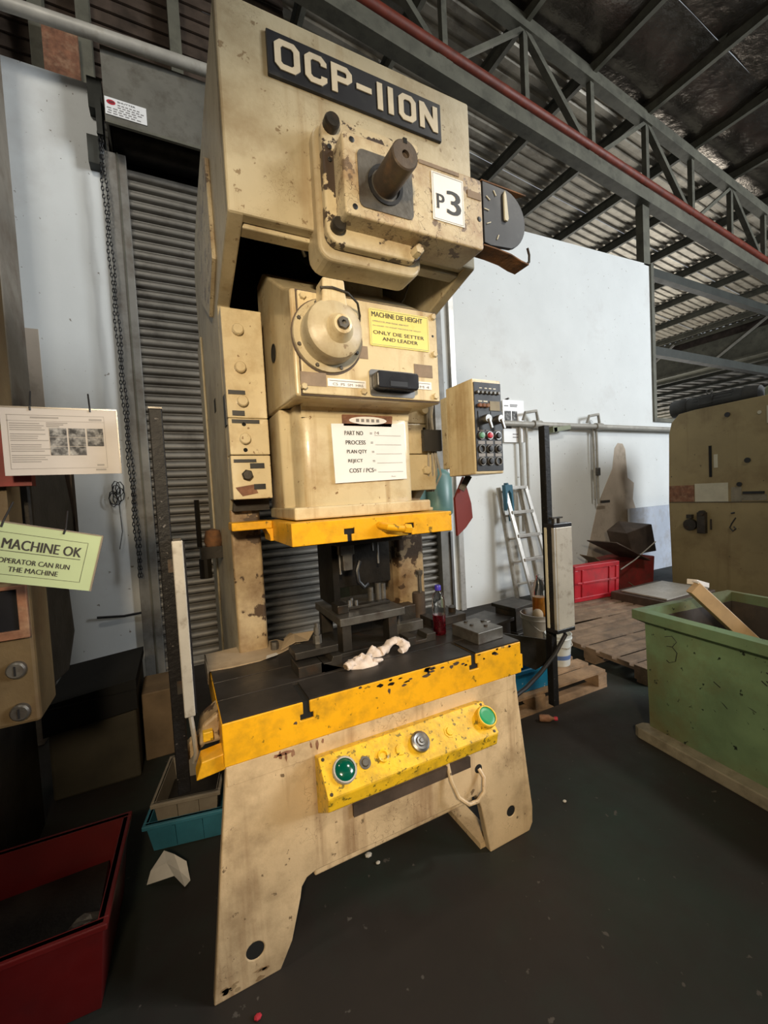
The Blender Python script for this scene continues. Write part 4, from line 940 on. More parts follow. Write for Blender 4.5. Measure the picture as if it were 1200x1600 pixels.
part('end_cap', MB().box(1.553, 1.673, 1.358, 1.418, 1.300, 1.318), 'black_plastic', lr, bevel=.002)
part('end_cap', MB().box(1.553, 1.673, 1.358, 1.418, .800, .818), 'black_plastic', lr, bevel=.002)
for x in (1.585, 1.62): part('cap_knob', MB().cyl((x, 1.39, 1.318), (x, 1.39, 1.345), .007, 8).box(x-.016, x+.02, 1.38, 1.40, 1.340, 1.347), 'dark_steel', lr)
part('mount_arm', MB().prism([(1.30, .83), (1.60, .735), (1.60, .615), (1.52, .60), (1.30, .72)], 'Y', 1.47, 1.478), 'oily_steel', lr)
part('cable', MB().tube([(1.62, 1.39, .800), (1.655, 1.40, .77), (1.59, 1.41, .685), (1.50, 1.42, .61), (1.40, 1.42, .56), (1.33, 1.42, .54), (1.25, 1.43, .54)], .010, 8), 'black', lr, smooth=True)

# ================================================================== RIGHT HAND SIDE
def pallet(name, label, M, w_, d_, nb, m, h=.125, skip=()):
    t = thing(name, label, 'pallet', M.translation)
    bw = d_/nb
    for i in range(nb):
        if i in skip: continue
        wv = bw*(.70 if i % 2 else .76); yy0 = i*bw+bw*.07
        part('deck_board', MB().box(0, w_, yy0, yy0+wv, h-.02, h+.001*(i % 3), M), m, t, bevel=.002)
    for x in (0, w_/2-.045, w_-.09):
        part('stringer', MB().box(x, x+.09, 0, d_, h-.04, h-.02, M), m, t)
        for yy0 in (0, d_/2-.06, d_-.12): part('block', MB().box(x, x+.09, yy0, yy0+.12, .02, h-.04, M), m, t, bevel=.003)
    for yy0 in (0, d_/2-.05, d_-.10): part('bottom_board', MB().box(0, w_, yy0, yy0+.10, 0, .02, M), m, t)
    return t
M1 = Matrix.Translation((1.42, 1.99, 0)) @ Matrix.Rotation(radians(-1), 4, 'Z')
pallet('wooden_pallet', 'pale wooden pallet beside the press carrying buckets and blue tray', M1, 1.32, 1.0, 7, 'wood')
M2 = Matrix.Translation((2.98, 1.80, 0)) @ Matrix.Rotation(radians(-3), 4, 'Z')
pallet('wooden_pallet', 'dark old wooden pallet between green bin and red crate', M2, 1.22, 1.02, 7, 'old_wood')
M3 = Matrix.Translation((3.28, 2.86, .0)) @ Matrix.Rotation(radians(-6), 4, 'Z')
pallet('wooden_pallet', 'weathered wooden pallet in front of the upended red crate', M3, 1.25, .55, 4, 'old_wood')

def bucket(name, label, c, r, h, m, band=None, handle=True):
    t = thing(name, label, 'bucket', c)
    part('shell', MB().lathe([(0, 0), (r*.82, 0), (r*.84, .005), (r*.97, h*.86), (r*1.04, h*.86), (r*1.05, h*.89), (r*.99, h*.90), (r, h-.01), (r*1.05, h), (r*.98, h), (r*.94, h*.85), (r*.80, .02), (0, .015)], c, Z, 28), m, t, smooth=35)
    if band: part('band', MB().lathe([(r*.875, h*.22), (r*.905, h*.36)], c, Z, 28), band, t, smooth=True)
    if handle: part('handle', MB().tube([(c[0]-r, c[1]-.02, c[2]+h*.85), (c[0]-r*.7, c[1]-r*.75, c[2]+h*.66), (c[0], c[1]-r*1.02, c[2]+h*.60), (c[0]+r*.7, c[1]-r*.75, c[2]+h*.64), (c[0]+r, c[1]-.02, c[2]+h*.85)], .004, 6), 'grey_alu', t, smooth=True)
    return t
bucket('bucket', 'white plastic bucket with blue band on the pale pallet', (2.56, 2.235, .127), .095, .235, 'bucket_white', 'blue_band')
bucket('bucket', 'greyish plastic bucket holding a bottle and rag behind the sensor post', (2.615, 2.48, .127), .135, .33, 'bucket_grey')
rg = part('rag', MB().sphere((2.56, 2.43, .455), .045, 10, 7, (1, 1, 1.1)), 'cardboard', label='tan rag poking out of the greyish bucket', cat='rag', smooth=60)
jb = thing('plastic_bottle', 'large clear bottle of amber liquid standing in the greyish bucket', 'bottle', (2.655, 2.50, .148))
part('shell', MB().lathe([(0, .0), (.05, .0), (.055, .02), (.055, .22), (.049, .25), (.055, .28), (.055, .46), (.04, .54), (.018, .59), (.018, .61), (0, .61)], (2.655, 2.50, .148), Z, 20), 'pet', jb, smooth=50)
part('liquid', MB().lathe([(0, .01), (.051, .01), (.0515, .22), (.0455, .25), (.0515, .28), (.0515, .43), (0, .43)], (2.655, 2.50, .148), Z, 20), 'amber_drink', jb, smooth=50)
tr_ = thing('blue_tray', 'scuffed blue plastic tray on the pale pallet under the sensor post', 'tray', (1.97, 2.15, .127))
Mt = Matrix.Translation((1.86, 2.04, .128)) @ Matrix.Rotation(radians(-3), 4, 'Z')
mb = MB(); Wt, Dt, Ht = .36, .27, .15
mb.box(0, Wt, 0, Dt, 0, .008, Mt); mb.box(0, Wt, 0, .008, .008, Ht, Mt); mb.box(0, Wt, Dt-.008, Dt, .008, Ht+.09, Mt); mb.box(0, .008, .008, Dt-.008, .008, Ht, Mt); mb.box(Wt-.008, Wt, .008, Dt-.008, .008, Ht, Mt)
part('body', mb, 'blue_tray', tr_, bevel=.002)
part('rim', MB().box(-.012, Wt+.012, -.014, .0, Ht-.02, Ht+.002, Mt).box(-.014, 0, 0, Dt, Ht-.02, Ht+.002, Mt), 'blue_tray', tr_, bevel=.002)
# die blocks stacked behind the bed
def slab(label, x0, x1, y0, y1, z0, z1, m='dark_steel', rot=0, top=True):
    t = thing('die_block', label, 'block', ((x0+x1)/2, (y0+y1)/2, z0))
    M = Matrix.Translation(((x0+x1)/2, (y0+y1)/2, 0)) @ Matrix.Rotation(radians(rot), 4, 'Z'); a, b = (x1-x0)/2, (y1-y0)/2
    part('body', MB().box(-a, a, -b, b, z0, z1-.03 if top else z1, M), m, t, bevel=.004)
    if top: part('top_plate', MB().box(-a-.03, a+.03, -b-.02, b+.02, z1-.03, z1, M), m, t, bevel=.003)
slab('tall dark die block with overhanging top plate near the ladder foot', 2.60, 2.84, 2.75, 2.98, .22, .44, 'dark_steel', 8)
slab('dark die base under the tall die block', 2.58, 2.90, 2.70, 3.02, .127, .218, 'dark_steel', 4, False)
slab('flat dark die plate behind the bed, left of the tall block', 2.18, 2.53, 2.70, 2.98, .127, .36, 'steel_top', 12)
slab('flat dark die plate leaning out behind the red drink bottle', 1.82, 2.06, 2.70, 2.97, .127, .42, 'steel_top', 20)
# a bottle on the floor by the pallet
fb = thing('floor_bottle', 'small brown bottle with red cap lying on the floor by the pallet', 'bottle', (2.0, 1.90, 0))
d = Vector((.8, -.6, 0)).normalized(); p0 = Vector((1.98, 1.90, .022))
part('shell', MB().lathe([(0, 0), (.018, 0), (.022, .01), (.022, .06), (.010, .08), (.009, .095), (0, .095)], p0, d, 14), 'tape_brown', fb, smooth=50)
part('cap', MB().lathe([(0, .09), (.012, .09), (.012, .11), (0, .11)], p0, d, 14), 'red_button', fb)
# ladder
ld = thing('step_ladder', 'folded aluminium ladder with dark blue hinge leaning on the white wall', 'ladder', (4.0, 4.0, 0))
def lrail(xa, xb, ya, yb, m='alu', w_=.055): return MB().bar((xa, ya, 1.50), (xb, yb, 0), w_, .028, up=Y)
P0 = [(3.77, 3.93, 4.05, 3.76), (4.13, 4.33, 4.05, 3.76), (3.74, 3.84, 4.13, 3.96), (4.10, 4.24, 4.13, 3.96)]
for i, (a, b, c, e) in enumerate(P0): part('rail', lrail(a, b, c, e), 'alu' if i < 2 else 'grey_alu', ld, bevel=.003)
for i in range(6):
    t = (.0, .21, .41, .61, .80, .97)[i]; z = 1.5-1.5*t-.01
    q = lambda k: (P0[k][0]+(P0[k][1]-P0[k][0])*t, P0[k][2]+(P0[k][3]-P0[k][2])*t)
    (a, c), (b, e) = q(0), q(1); part('rung', MB().box(a, b, c-.03, c+.02, z-.02, z+.02), 'alu', ld, bevel=.003)
    (a, c), (b, e) = q(2), q(3); part('rung', MB().box(a, b, c-.01, c+.02, z-.06, z-.035), 'grey_alu', ld, bevel=.003)
part('hinge', MB().prism([(3.735, 1.53), (3.765, 1.53), (3.77, 1.555), (3.79, 1.555), (3.80, 1.53), (3.86, 1.53), (3.88, 1.27), (3.87, 1.08), (3.83, 1.06), (3.825, 1.12), (3.845, 1.25), (3.835, 1.42), (3.80, 1.46), (3.775, 1.42), (3.77, 1.25), (3.755, 1.2)], 'Y', 4.0, 4.06), 'ladder_blue', ld, bevel=.004)
part('cord', MB().tube([(4.22, 4.0, 1.1), (4.3, 4.02, .97), (4.42, 4.1, .86), (4.55, 4.15, .80)], .006, 6), 'black', ld)
# red crate stood on its side
rc2 = thing('red_crate', 'bright red plastic crate stood on its side against the stained wall', 'crate', (4.36, 3.35, 0))
A_ = Matrix.Translation((4.02, 3.26, .13)) @ Matrix.Rotation(radians(-6), 4, 'Z') @ Matrix.Rotation(radians(3), 4, 'X')
part('base_panel', MB().box(.03, .66, .012, .03, .02, .40, A_), 'red_crate', rc2)
for a, b, c, e in ((0, .69, 0, .05), (0, .69, .20, .225), (0, .69, .37, .42), (0, .05, .05, .37), (.64, .69, .05, .37), (.11, .135, .05, .37), (.53, .555, .05, .37)):
    part('rib', MB().box(a, b, 0, .035, c, e, A_), 'red_crate', rc2, bevel=.004)
part('side', MB().box(0, .69, .03, .09, 0, .015, A_).box(0, .69, .03, .09, .405, .42, A_).box(0, .015, .03, .09, .015, .405, A_).box(.675, .69, .03, .09, .015, .405, A_), 'red_crate', rc2)
# scrap corner
sp = part('scrap_tin', MB().hexa([(5.22, 3.5, .02), (5.15, 3.5, .42), (5.22, 3.95, .02), (5.15, 3.95, .42), (5.80, 3.42, .02), (5.85, 3.42, .45), (5.80, 3.95, .02), (5.85, 3.95, .45)]), 'rust_red', label='rust red metal tin at the foot of the beige press', cat='tin', bevel=.015)
part('scrap_tin', MB().hexa([(5.66, 3.6, .46), (5.52, 3.6, .78), (5.66, 3.9, .46), (5.52, 3.9, .80), (6.2, 3.6, .46), (6.1, 3.6, .86), (6.2, 3.9, .46), (5.8, 3.9, .92)]), 'brown_metal', label='brown metal box tipped on top of the rust red tin', cat='tin', bevel=.01)
part('scrap_sheet', MB().bar((4.85, 3.5, .74), (5.62, 3.55, .42), .40, .012), 'brown_metal', label='dark sheet of scrap metal propped on the rust red tin', cat='sheet')
part('scrap_sheet', MB().bar((4.9, 3.75, .52), (5.5, 3.6, .06), .3, .01), 'tan_box', label='tan bent scrap strip under the dark propped sheet', cat='sheet')
part('scrap_sheet', MB().box(4.55, 5.35, 2.55, 3.05, .22, .235), 'grey_alu', label='flat pale steel sheet lying behind the green bin', cat='sheet')
part('sheet_stack', MB().box(4.5, 5.4, 2.5, 3.15, 0, .215), 'brown_metal', label='low dark box under the flat pale steel sheet', cat='box', bevel=.01)
part('wire', MB().tube([(5.0, 3.35, .38), (5.3, 3.35, .47), (5.75, 3.35, .66)], .008, 6), 'grey_pipe', label='thin grey rod across the rust red tin', cat='rod')

# green skip bin
gb = thing('waste_bin', 'green dented steel waste bin on skids at the right', 'bin', (2.75, .9, 0))
Mb = Matrix.Translation((2.335, 1.505, 0)) @ Matrix.Rotation(radians(-6.5), 4, 'Z')      # local x = right, -y = towards viewer
def T(p): return Mb @ Vector(p)
W_, D_, H_ = .86, 1.75, .755
mb = MB()
mb.hexa([T(p) for p in ((.065, -D_+.06, .055), (.045, -D_+.06, .70), (.065, -.045, .055), (.045, -.045, .70), (.078, -D_+.06, .055), (.058, -D_+.06, .70), (.078, -.045, .055), (.058, -.045, .70))])
part('side_wall', mb, 'green_bin', gb)
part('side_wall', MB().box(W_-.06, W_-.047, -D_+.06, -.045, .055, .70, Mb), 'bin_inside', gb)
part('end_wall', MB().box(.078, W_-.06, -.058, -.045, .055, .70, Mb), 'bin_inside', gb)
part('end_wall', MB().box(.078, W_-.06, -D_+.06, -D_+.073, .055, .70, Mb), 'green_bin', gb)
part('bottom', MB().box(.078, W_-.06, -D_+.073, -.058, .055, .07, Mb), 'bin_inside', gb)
mb = MB()                                     # flared rim
o = [(0, 0), (W_, 0), (W_, -D_), (0, -D_)]; i_ = [(.052, -.052), (W_-.052, -.052), (W_-.052, -D_+.052), (.052, -D_+.052)]
for (a, b) in ((0, 1), (1, 2), (2, 3), (3, 0)):
    q = [T((*o[a], .752)), T((*o[b], .752)), T((*o[b], .700)), T((*o[a], .700))]; r_ = [T((*i_[a], .757)), T((*i_[b], .757)), T((*i_[b], .670)), T((*i_[a], .670))]
    v = [mb.bm.verts.new(p) for p in q+r_]
    for f in ((0, 1, 2, 3), (0, 4, 5, 1), (3, 2, 6, 7), (4, 7, 6, 5), (0, 3, 7, 4), (1, 5, 6, 2)): mb.bm.faces.new([v[k] for k in f])
part('rim', mb, 'green_bin', gb)
mb = MB().prism([(-.0, -D_), (.085, -D_), (.085, -.02), (.06, .0), (.0, .0), (-.012, -.03), (-.012, -.09)], 'Z', 0, .062)
for v in mb.bm.verts: v.co = Mb @ v.co
part('skid', mb, 'skid_grey', gb, bevel=.006)
part('skid', MB().box(W_-.085, W_, -D_, 0, 0, .06, Mb), 'skid_grey', gb, bevel=.004)
mb = MB()
for pts in (((-.16, .63), (-.20, .645), (-.225, .62), (-.20, .585), (-.17, .58)), ((-.20, .585), (-.225, .56), (-.215, .51), (-.18, .49), (-.165, .50))):
    mb.tube([T((.058-.0135*(z/.7)+.0005, y_-.0, z)) for y_, z in pts], .0018, 4)
rnd = random.Random(4)
for i in range(46):
    y_ = -.35-rnd.random()*1.1; z = .25+rnd.random()*.36; dz = .012+rnd.random()*.022
    mb.bar(T((.0655-.0305*(z/.7)+.008, y_, z)), T((.0655-.0305*(z/.7)+.008, y_-.02-rnd.random()*.02, z-dz)), .004, .003, up=X)
part('scratches', mb, 'ink', gb, kind='stuff')
fr = thing('timber_offcut', 'white painted timber frame corner sticking up out of the green bin', 'timber', (2.85, 1.2, .2))
part('rail', MB().bar((2.66, 1.345, .86), (3.10, 1.12, .36), .045, .075), 'wood_light', fr, bevel=.002)
part('painted_face', MB().bar((2.682, 1.345, .892), (3.12, 1.122, .392), .050, .012), 'white_paint', fr)
part('rail', MB().bar((2.69, 1.365, .885), (3.02, 1.46, .80), .05, .03), 'white_paint', fr, bevel=.002)

# beige press at the right: its flat side faces the viewer
bp_ = thing('beige_press', 'old beige press with flat side panel behind the green bin', 'machine', (6.4, 2.3, 0))
side = [(3.20, 0), (3.225, 1.18), (3.205, 2.07), (3.17, 2.22), (3.08, 2.315), (2.9, 2.335), (1.9, 2.365), (1.9, 0)]
part('side_panel', MB().prism(side, 'X', 5.85, 5.90), 'old_beige', bp_, bevel=.006)
part('rear_body', MB().prism([(3.15, 0), (3.15, 2.2), (3.05, 2.28), (1.95, 2.31), (1.95, 0)], 'X', 5.90, 7.2), 'old_beige_dark', bp_)
part('panel_seam', MB().box(5.847, 5.851, 1.9, 3.22, 1.180, 1.186), 'black', bp_)
part('slot', MB().box(5.846, 5.851, 2.722, 2.752, 1.49, 1.87), 'void', bp_)
part('slot_label', MB().box(5.846, 5.851, 2.66, 2.70, 1.60, 1.76), 'tape_pale', bp_)
part('patch', MB().box(5.846, 5.851, 2.92, 3.215, 1.19, 1.40), 'tape_brown', bp_)
part('patch', MB().box(5.844, 5.851, 2.56, 2.91, 1.19, 1.415), 'tape_pale', bp_)
part('patch', MB().box(5.846, 5.851, 2.43, 2.53, 1.19, 1.36), 'skid_grey', bp_)
part('patch', MB().box(5.846, 5.851, 2.20, 2.43, 1.20, 1.27), 'skid_grey', bp_)
part('badge', MB().box(5.842, 5.848, 2.22, 2.42, 1.275, 1.305), 'black', bp_)
for y_, z, r in ((2.555, 2.21, .028), (2.37, 1.66, .03), (2.45, 1.39, .026)):
    part('bolt', MB().cyl((5.84, y_, z), (5.852, y_, z), r, 14), 'black', bp_)
part('switch', MB().cyl((5.80, 2.96, .90), (5.85, 2.96, .90), .075, 16).box(5.79, 5.85, 2.93, 2.99, .98, 1.03), 'dark_steel', bp_, bevel=.004)
part('switch', MB().box(5.79, 5.85, 2.78, 2.87, .80, 1.06).cyl((5.78, 2.82, 1.05), (5.84, 2.82, 1.05), .035, 12).cyl((5.80, 2.72, .85), (5.80, 2.72, .98), .01, 8), 'dark_steel', bp_, bevel=.004)
mb = MB()
mb.tube([(5.848, 2.49, 1.0), (5.848, 2.53, .93), (5.848, 2.55, .88), (5.848, 2.52, .84), (5.848, 2.49, .87), (5.848, 2.51, .895)], .008, 5); mb.tube([(5.848, 2.50, 1.06), (5.848, 2.535, 1.05)], .01, 5)
part('marking', mb, 'ink', bp_)
part('hole', MB().cyl((5.846, 2.255, 2.18), (5.852, 2.255, 2.18), .02, 10).box(5.845, 5.851, 2.14, 2.19, 2.05, 2.24), 'tape_pale', bp_)
mo = thing('electric_motor', 'dark electric motor lying on top of the beige press', 'motor', (6.12, 2.9, 2.3))
part('body', MB().cyl((6.12, 2.46, 2.42), (6.12, 3.10, 2.42), .115, 24), 'motor_dark', mo, smooth=35)
for i in range(14):
    a = radians(20+i*23); part('fin', MB().box(-.118, .118, 2.58, 3.0, -.006, .006, Matrix.Translation((6.12, 0, 2.42)) @ Matrix.Rotation(a, 4, 'Y')), 'motor_dark', mo)
part('fan_cover', MB().cyl((6.12, 3.08, 2.42), (6.12, 3.28, 2.42), .125, 24, .115), 'motor_dark', mo, smooth=35, bevel=.008)
part('end_bell', MB().cyl((6.12, 2.34, 2.42), (6.12, 2.48, 2.42), .10, 24, .125), 'motor_dark', mo, smooth=35)
part('terminal_box', MB().box(6.0, 6.06, 2.78, 2.93, 2.40, 2.50), 'motor_dark', mo, bevel=.006)
part('foot', MB().box(6.0, 6.24, 2.72, 3.02, 2.285, 2.32), 'motor_dark', mo)
part('eye_bolt', MB().tube([(6.12+.0*cos(a), 2.86+.03*cos(a), 2.56+.03*sin(a)) for a in [i*pi/5 for i in range(11)]], .008, 6), 'dark_steel', mo)
part('belt_guard', MB().prism([(2.28, 2.33), (2.28, 2.46), (2.20, 2.53), (1.6, 2.66), (1.6, 2.35)], 'X', 6.02, 6.24), 'green_grey', label='green grey belt guard on top of the beige press beside the motor', cat='guard', bevel=.02)

# ================================================================== LEFT HAND SIDE
np_ = thing('neighbour_press', 'rusty dark press column at the far left holding the signs', 'machine', (-.7, 1.9, 0))
part('column_head', MB().box(-1.2, -.40, 1.57, 1.75, .875, 1.30), 'old_beige_dark', np_, bevel=.01)
part('column_side', MB().prism([(1.75, .90), (1.75, 1.70), (2.24, 1.70), (2.40, 1.42), (2.16, 1.20), (2.2, .98), (2.05, .86)], 'X', -1.2, -.42), 'oily_steel', np_, bevel=.01)
part('column_edge', MB().box(-.46, -.415, 2.36, 2.42, 1.2, 1.68), 'brown_metal', np_)
part('pedestal', MB().box(-1.3, -.66, 2.05, 2.5, 0, .90), 'oily_steel', np_)
part('window_frame', MB().prism([(-.52, 1.135), (-.405, 1.135), (-.405, 1.29), (-.52, 1.29)], 'Y', 1.555, 1.57, holes=[[(-.508, 1.160), (-.428, 1.160), (-.428, 1.28), (-.508, 1.28)]]), 'tape_brown', np_, bevel=.002)
part('window_glass', MB().box(-.508, -.428, 1.564, 1.569, 1.160, 1.28), 'black_plastic', np_)
for z in (1.044, .918):
    bq = bolt('bolt', -.445, 1.57, z, .024, .02, 'mid_steel', np_)
    part('bolt_slot', MB().box(-.448, -.443, 1.548, 1.5505, z-.014, z+.014), 'black', bq)
part('upper_frame', MB().box(-1.2, -.44, 1.60, 1.72, 1.30, 2.4), 'old_beige_dark', np_)
part('panel', MB().box(-.60, -.37, 1.56, 1.60, 1.58, 1.74), 'rust_red', np_)
# hanging work instruction
wi = thing('work_instruction', 'laminated landscape sheet with photo grid hanging at the far left', 'sign', (-.29, 1.5, 1.58))
yy = 1.50
fr_ = lambda x, z: (x, yy, z)
x0, x1, z0, z1 = -.412, -.140, 1.606, 1.795
part('sheet', MB().box(x0, x1, yy, yy+.003, z0, z1), 'cream_paper', wi)
part('frame_edge', MB().box(x0-.002, x1+.002, yy-.001, yy+.004, z1, z1+.004).box(x1, x1+.003, yy-.001, yy+.004, z0, z1), 'plastic_edge', wi)
mb = MB()
for a, b, c, e in ((x0+.012, x1-.032, z1-.020, z1-.0188), (x0+.014, x1-.032, z0+.018, z0+.019), (x0+.014, x0+.015, z0+.018, z1-.02), (x1-.033, x1-.032, z0+.018, z1-.02), (x0+.012, x1-.032, z1-.036, z1-.0352)): mb.quad((0, yy, 0), X, Z, a, b, c, e)
rnd = random.Random(3)
for i in range(20):
    z = z1-.044-i*.006
    if i % 5 == 4: continue
    a = x0+.018; e = a+.06+.03*rnd.random(); mb.quad((0, yy, 0), X, Z, a, e, z, z+.0022)
mb.quad((0, yy, 0), X, Z, x0+.065, x0+.13, z1-.028, z1-.024)
for i in range(3): mb.quad((0, yy, 0), X, Z, x0+.10, x0+.15-.01*i, z1-.042-i*.005, z1-.039-i*.005)
mb.quad((0, yy, 0), X, Z, x1-.07, x1-.038, z1-.032, z1-.026); mb.quad((0, yy, 0), X, Z, x1-.062, x1-.036, z0+.010, z0+.015); mb.quad((0, yy, 0), X, Z, x1-.058, x1-.040, z0+.024, z0+.029)
part('print', mb, 'ink_grey', wi)
for r_ in range(3):
    for c in range(3):
        if r_ == 2 and c == 2: continue
        a = x0+.106+c*.0445; e = z1-.055-r_*.0265
        part('photo', MB().box(a, a+.040, yy-.0012, yy, e-.025, e), 'photo_dark', wi)
for x in (-.345, -.205): part('tie', MB().tube([(x, yy-.002, z1-.006), (x, yy-.002, z1+.004), (x-.01, yy+.06, z1+.06)], .0025, 5), 'black', wi)
# green OK sign, hanging tilted
ok = bpy.data.objects.new('status_sign', None); COL.objects.link(ok); ok.empty_display_size = .1
ok['label'] = 'tilted pale green sign reading machine ok at the far left'; ok['category'] = 'sign'
WL['status_sign'] = Vector((0, 0, 0))
w2, h2 = .238, .150
def okp(n, mb, m): return part(n, mb, m, ok)
okp('board', MB().box(-w2, 0, 0, .003, -h2, 0), 'sign_green')
okp('frame_edge', MB().box(-w2, .003, -.001, .004, 0, .003).box(0, .004, -.001, .004, -h2, 0), 'plastic_edge')
mb = MB(); mb.text('MACHINE OK', (-.206, -.0003, -.064), X, Z, .026, .168)
mb.quad((0, 0, 0), X, Z, -.210, -.036, -.0705, -.069)
mb.text('OPERATOR CAN RUN', (-.206, -.0003, -.100), X, Z, .013, .150); mb.text('THE MACHINE', (-.182, -.0003, -.121), X, Z, .013, .104)
for a, b, c, e in ((-.225, -.026, -.024, -.023), (-.225, -.026, -.130, -.129), (-.027, -.026, -.130, -.023)): mb.quad((0, 0, 0), X, Z, a, b, c, e)
okp('lettering', mb, 'ink')
okp('tie', MB().tube([(-.085, -.002, -.008), (-.083, -.001, .006), (-.10, .05, .05)], .0025, 5), 'black')
okp('tie', MB().tube([(-.215, -.002, -.012), (-.213, -.001, .006), (-.22, .05, .05)], .0025, 5), 'black')
ok.location = (-.183, 1.36, 1.425); ok.rotation_euler = (0, radians(15), radians(-3))
# crates on the floor by the left leg
def tray(n, label, cat, M, w_, d_, h, t_, m, ribs=0, taper=.02, base=.0):
    r = thing(n, label, cat, M.translation)
    c = lambda x, y_, z: M @ Vector((x, y_, z))
    a = taper
    for nm, q in (('end', ((0, 0), (w_, 0), (0, t_))), ('end', ((0, d_-t_), (w_, d_-t_), (0, d_)))):
        y0, y1 = q[0][1], q[2][1]; s0 = a if y0 == 0 else 0; s1 = -a if y0 != 0 else 0; k = s0+s1
        part('side', MB().hexa([c(a, y0+k, 0), c(0, y0, h), c(a, y1+k, 0), c(0, y1, h), c(w_-a, y0+k, 0), c(w_, y0, h), c(w_-a, y1+k, 0), c(w_, y1, h)]), m, r)
    for x0_, x1_, k in ((0, t_, a), (w_-t_, w_, -a)):
        part('side', MB().hexa([c(x0_+k, t_+a, 0), c(x0_, t_, h), c(x0_+k, d_-t_-a, 0), c(x0_, d_-t_, h), c(x1_+k, t_+a, 0), c(x1_, t_, h), c(x1_+k, d_-t_-a, 0), c(x1_, d_-t_, h)]), m, r)
    part('bottom', MB().box(a, w_-a, a, d_-a, 0, t_, M), m, r)
    part('rim', MB().prism([(-.012, -.012), (w_+.012, -.012), (w_+.012, d_+.012), (-.012, d_+.012)], 'Z', 0, 1, holes=[[(t_, t_), (w_-t_, t_), (w_-t_, d_-t_), (t_, d_-t_)]]) if False else
         MB().box(-.012, w_+.012, -.012, t_, h-.018, h, M).box(-.012, w_+.012, d_-t_, d_+.012, h-.018, h, M).box(-.012, t_, t_, d_-t_, h-.018, h, M).box(w_-t_, w_+.012, t_, d_-t_, h-.018, h, M), m, r, bevel=.003)
    for i in range(ribs):
        x = w_*(i+1)/(ribs+1); part('rib', MB().hexa([c(x-.006, a-.010, .01), c(x-.006, -.010, h-.02), c(x-.006, a+.002, .01), c(x-.006, .002, h-.02), c(x+.006, a-.010, .01), c(x+.006, -.010, h-.02), c(x+.006, a+.002, .01), c(x+.006, .002, h-.02)]), m, r)
    return r
tray('blue_crate', 'dirty teal blue plastic crate on the floor by the left leg', 'crate', Matrix.Translation((-.205, 2.03, .002)) @ Matrix.Rotation(radians(-12), 4, 'Z'), .33, .42, .135, .012, 'blue_crate', 2)
tray('grey_basket', 'grey ribbed tray standing inside the teal blue crate', 'tray', Matrix.Translation((-.170, 2.045, .095)) @ Matrix.Rotation(radians(-12), 4, 'Z'), .262, .34, .115, .008, 'grey_basket', 2, .012)
part('tray_dark_layer', MB().box(-.150, .075, 2.06, 2.33, .112, .125, Matrix.Translation((-.17, 2.045, 0)) @ Matrix.Rotation(radians(-12), 4, 'Z') @ Matrix.Translation((.17, -2.045, 0))), 'oily_steel', label='dark layer in the bottom of the grey ribbed tray', cat='layer', kind='stuff')  # dark sheet added so the tray looks darker inside
mb = MB(); rnd = random.Random(9)
pp = [(-.200, 1.87, .005), (-.185, 1.89, .04), (-.135, 1.92, .08), (-.10, 1.90, .065), (-.055, 1.86, .045), (-.045, 1.80, .008), (-.065, 1.775, .012), (-.10, 1.81, .045)]
vs = [mb.bm.verts.new(p) for p in pp]; ctr = [mb.bm.verts.new((-.125, 1.86, .07)), mb.bm.verts.new((-.08, 1.84, .03))]
for i in range(len(vs)):
    j = (i+1) % len(vs); mb.bm.faces.new((ctr[0 if i < 3 or i > 6 else 1], vs[i], vs[j]))
mb.bm.faces.new((ctr[0], vs[3], ctr[1])); mb.bm.faces.new((ctr[0], ctr[1], vs[7]))
part('crumpled_paper', mb, 'paper_waste', label='crumpled white paper on the floor below the teal crate', cat='paper')
rb = tray('red_bin', 'big dark red plastic bin in the bottom left corner', 'bin', Matrix.Translation((-.83, 1.475, .003)) @ Matrix.Rotation(radians(-3), 4, 'Z'), .56, .47, .285, .016, 'red_bin', 0, .03)
for i, (x, y_, z, s_) in enumerate(((-.34, 1.56, .195, .045), (-.40, 1.54, .185, .030))):
    lump_ = MB().sphere((x, y_, z), s_, 9, 6, (1.2, .9, .7))
    for v in lump_.bm.verts: v.co += Vector((sin(v.co.z*190), cos(v.co.x*170), sin(v.co.y*160)))*.004
    part('metal_scrap', lump_, 'mid_steel' if i == 0 else 'tan_box', label=('grey metal scrap piece near the right edge of the red bin', 'small tan scrap piece at the front of the red bin')[i], cat='scrap')
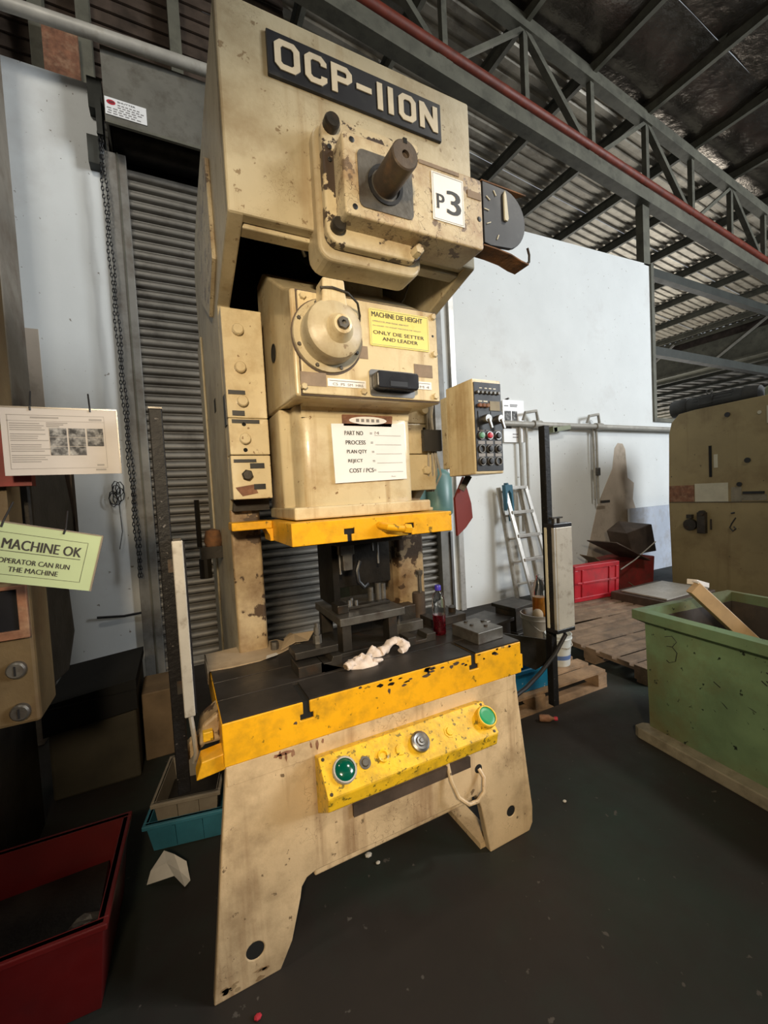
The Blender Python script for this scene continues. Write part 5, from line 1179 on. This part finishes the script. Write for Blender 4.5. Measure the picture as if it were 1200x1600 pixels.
part('scrap_fill', MB().box(-.77, -.315, 1.52, 1.87, .10, .16), 'oily_steel', label='dark layer of scrap filling the red bin', cat='scrap', kind='stuff')
part('steel_cabinet', MB().box(-.66, -.265, 2.66, 3.25, 0, .50), 'dark_cover', label='dark sheet metal box on the floor below the white wall', cat='box', bevel=.012)
part('cover_flap', MB().hexa([(-.67, 2.625, .36), (-.67, 2.625, .50), (-.67, 2.655, .36), (-.67, 2.655, .50), (-.255, 2.625, .40), (-.255, 2.625, .50), (-.255, 2.655, .40), (-.255, 2.655, .50)]), 'void', label='black flap hanging over the front of the dark sheet metal box', cat='cover')
part('steel_cover', MB().hexa([(-.67, 2.64, .502), (-.67, 2.64, .515), (-.67, 3.26, .502), (-.67, 3.26, .515), (-.255, 2.64, .502), (-.255, 2.64, .56), (-.255, 3.26, .502), (-.255, 3.26, .55)]), 'void', label='black cover draped over the dark sheet metal box', cat='cover')
part('cardboard_box', MB().box(-.25, -.09, 2.80, 3.1, .0, .40), 'tan_box', label='tan box behind the left sensor post', cat='box', bevel=.006)
for i, (x, y_, s_, m, l) in enumerate(((.115, 1.22, .012, 'red_button', 'small reddish scrap on the floor before the left leg'), (.62, 1.55, .016, 'paper_waste', 'pale paper crumb on the floor under the press'), (.64, 1.50, .010, 'paper_waste', 'tiny white crumb on the floor under the press'), (1.55, 1.35, .010, 'paper_waste', 'white crumb on the floor right of the press leg'))):
    mb = MB().sphere((x, y_, s_*.45), s_, 7, 5, (1, .8, .45))
    part('floor_scrap', mb, m, label=l, cat='scrap')

# repeats share a group phrase
GROUPS = {'wooden_pallet': 'wooden pallets', 'die_block': 'die blocks behind the bed', 'work_glove': 'white work gloves', 'light_curtain': 'light curtain posts',
          'die_clamp': 'die clamps on the bed', 'steel_block': 'steel blocks on the bed', 'bucket': 'plastic buckets', 'scrap_tin': 'scrap tins', 'scrap_sheet': 'scrap sheets',
          'metal_scrap': 'scrap pieces in the red bin', 'floor_scrap': 'crumbs on the floor'}
for o in bpy.data.objects:
    k = o.name.split('.')[0]
    if o.parent is None and 'label' in o.keys() and k in GROUPS: o['group'] = GROUPS[k]
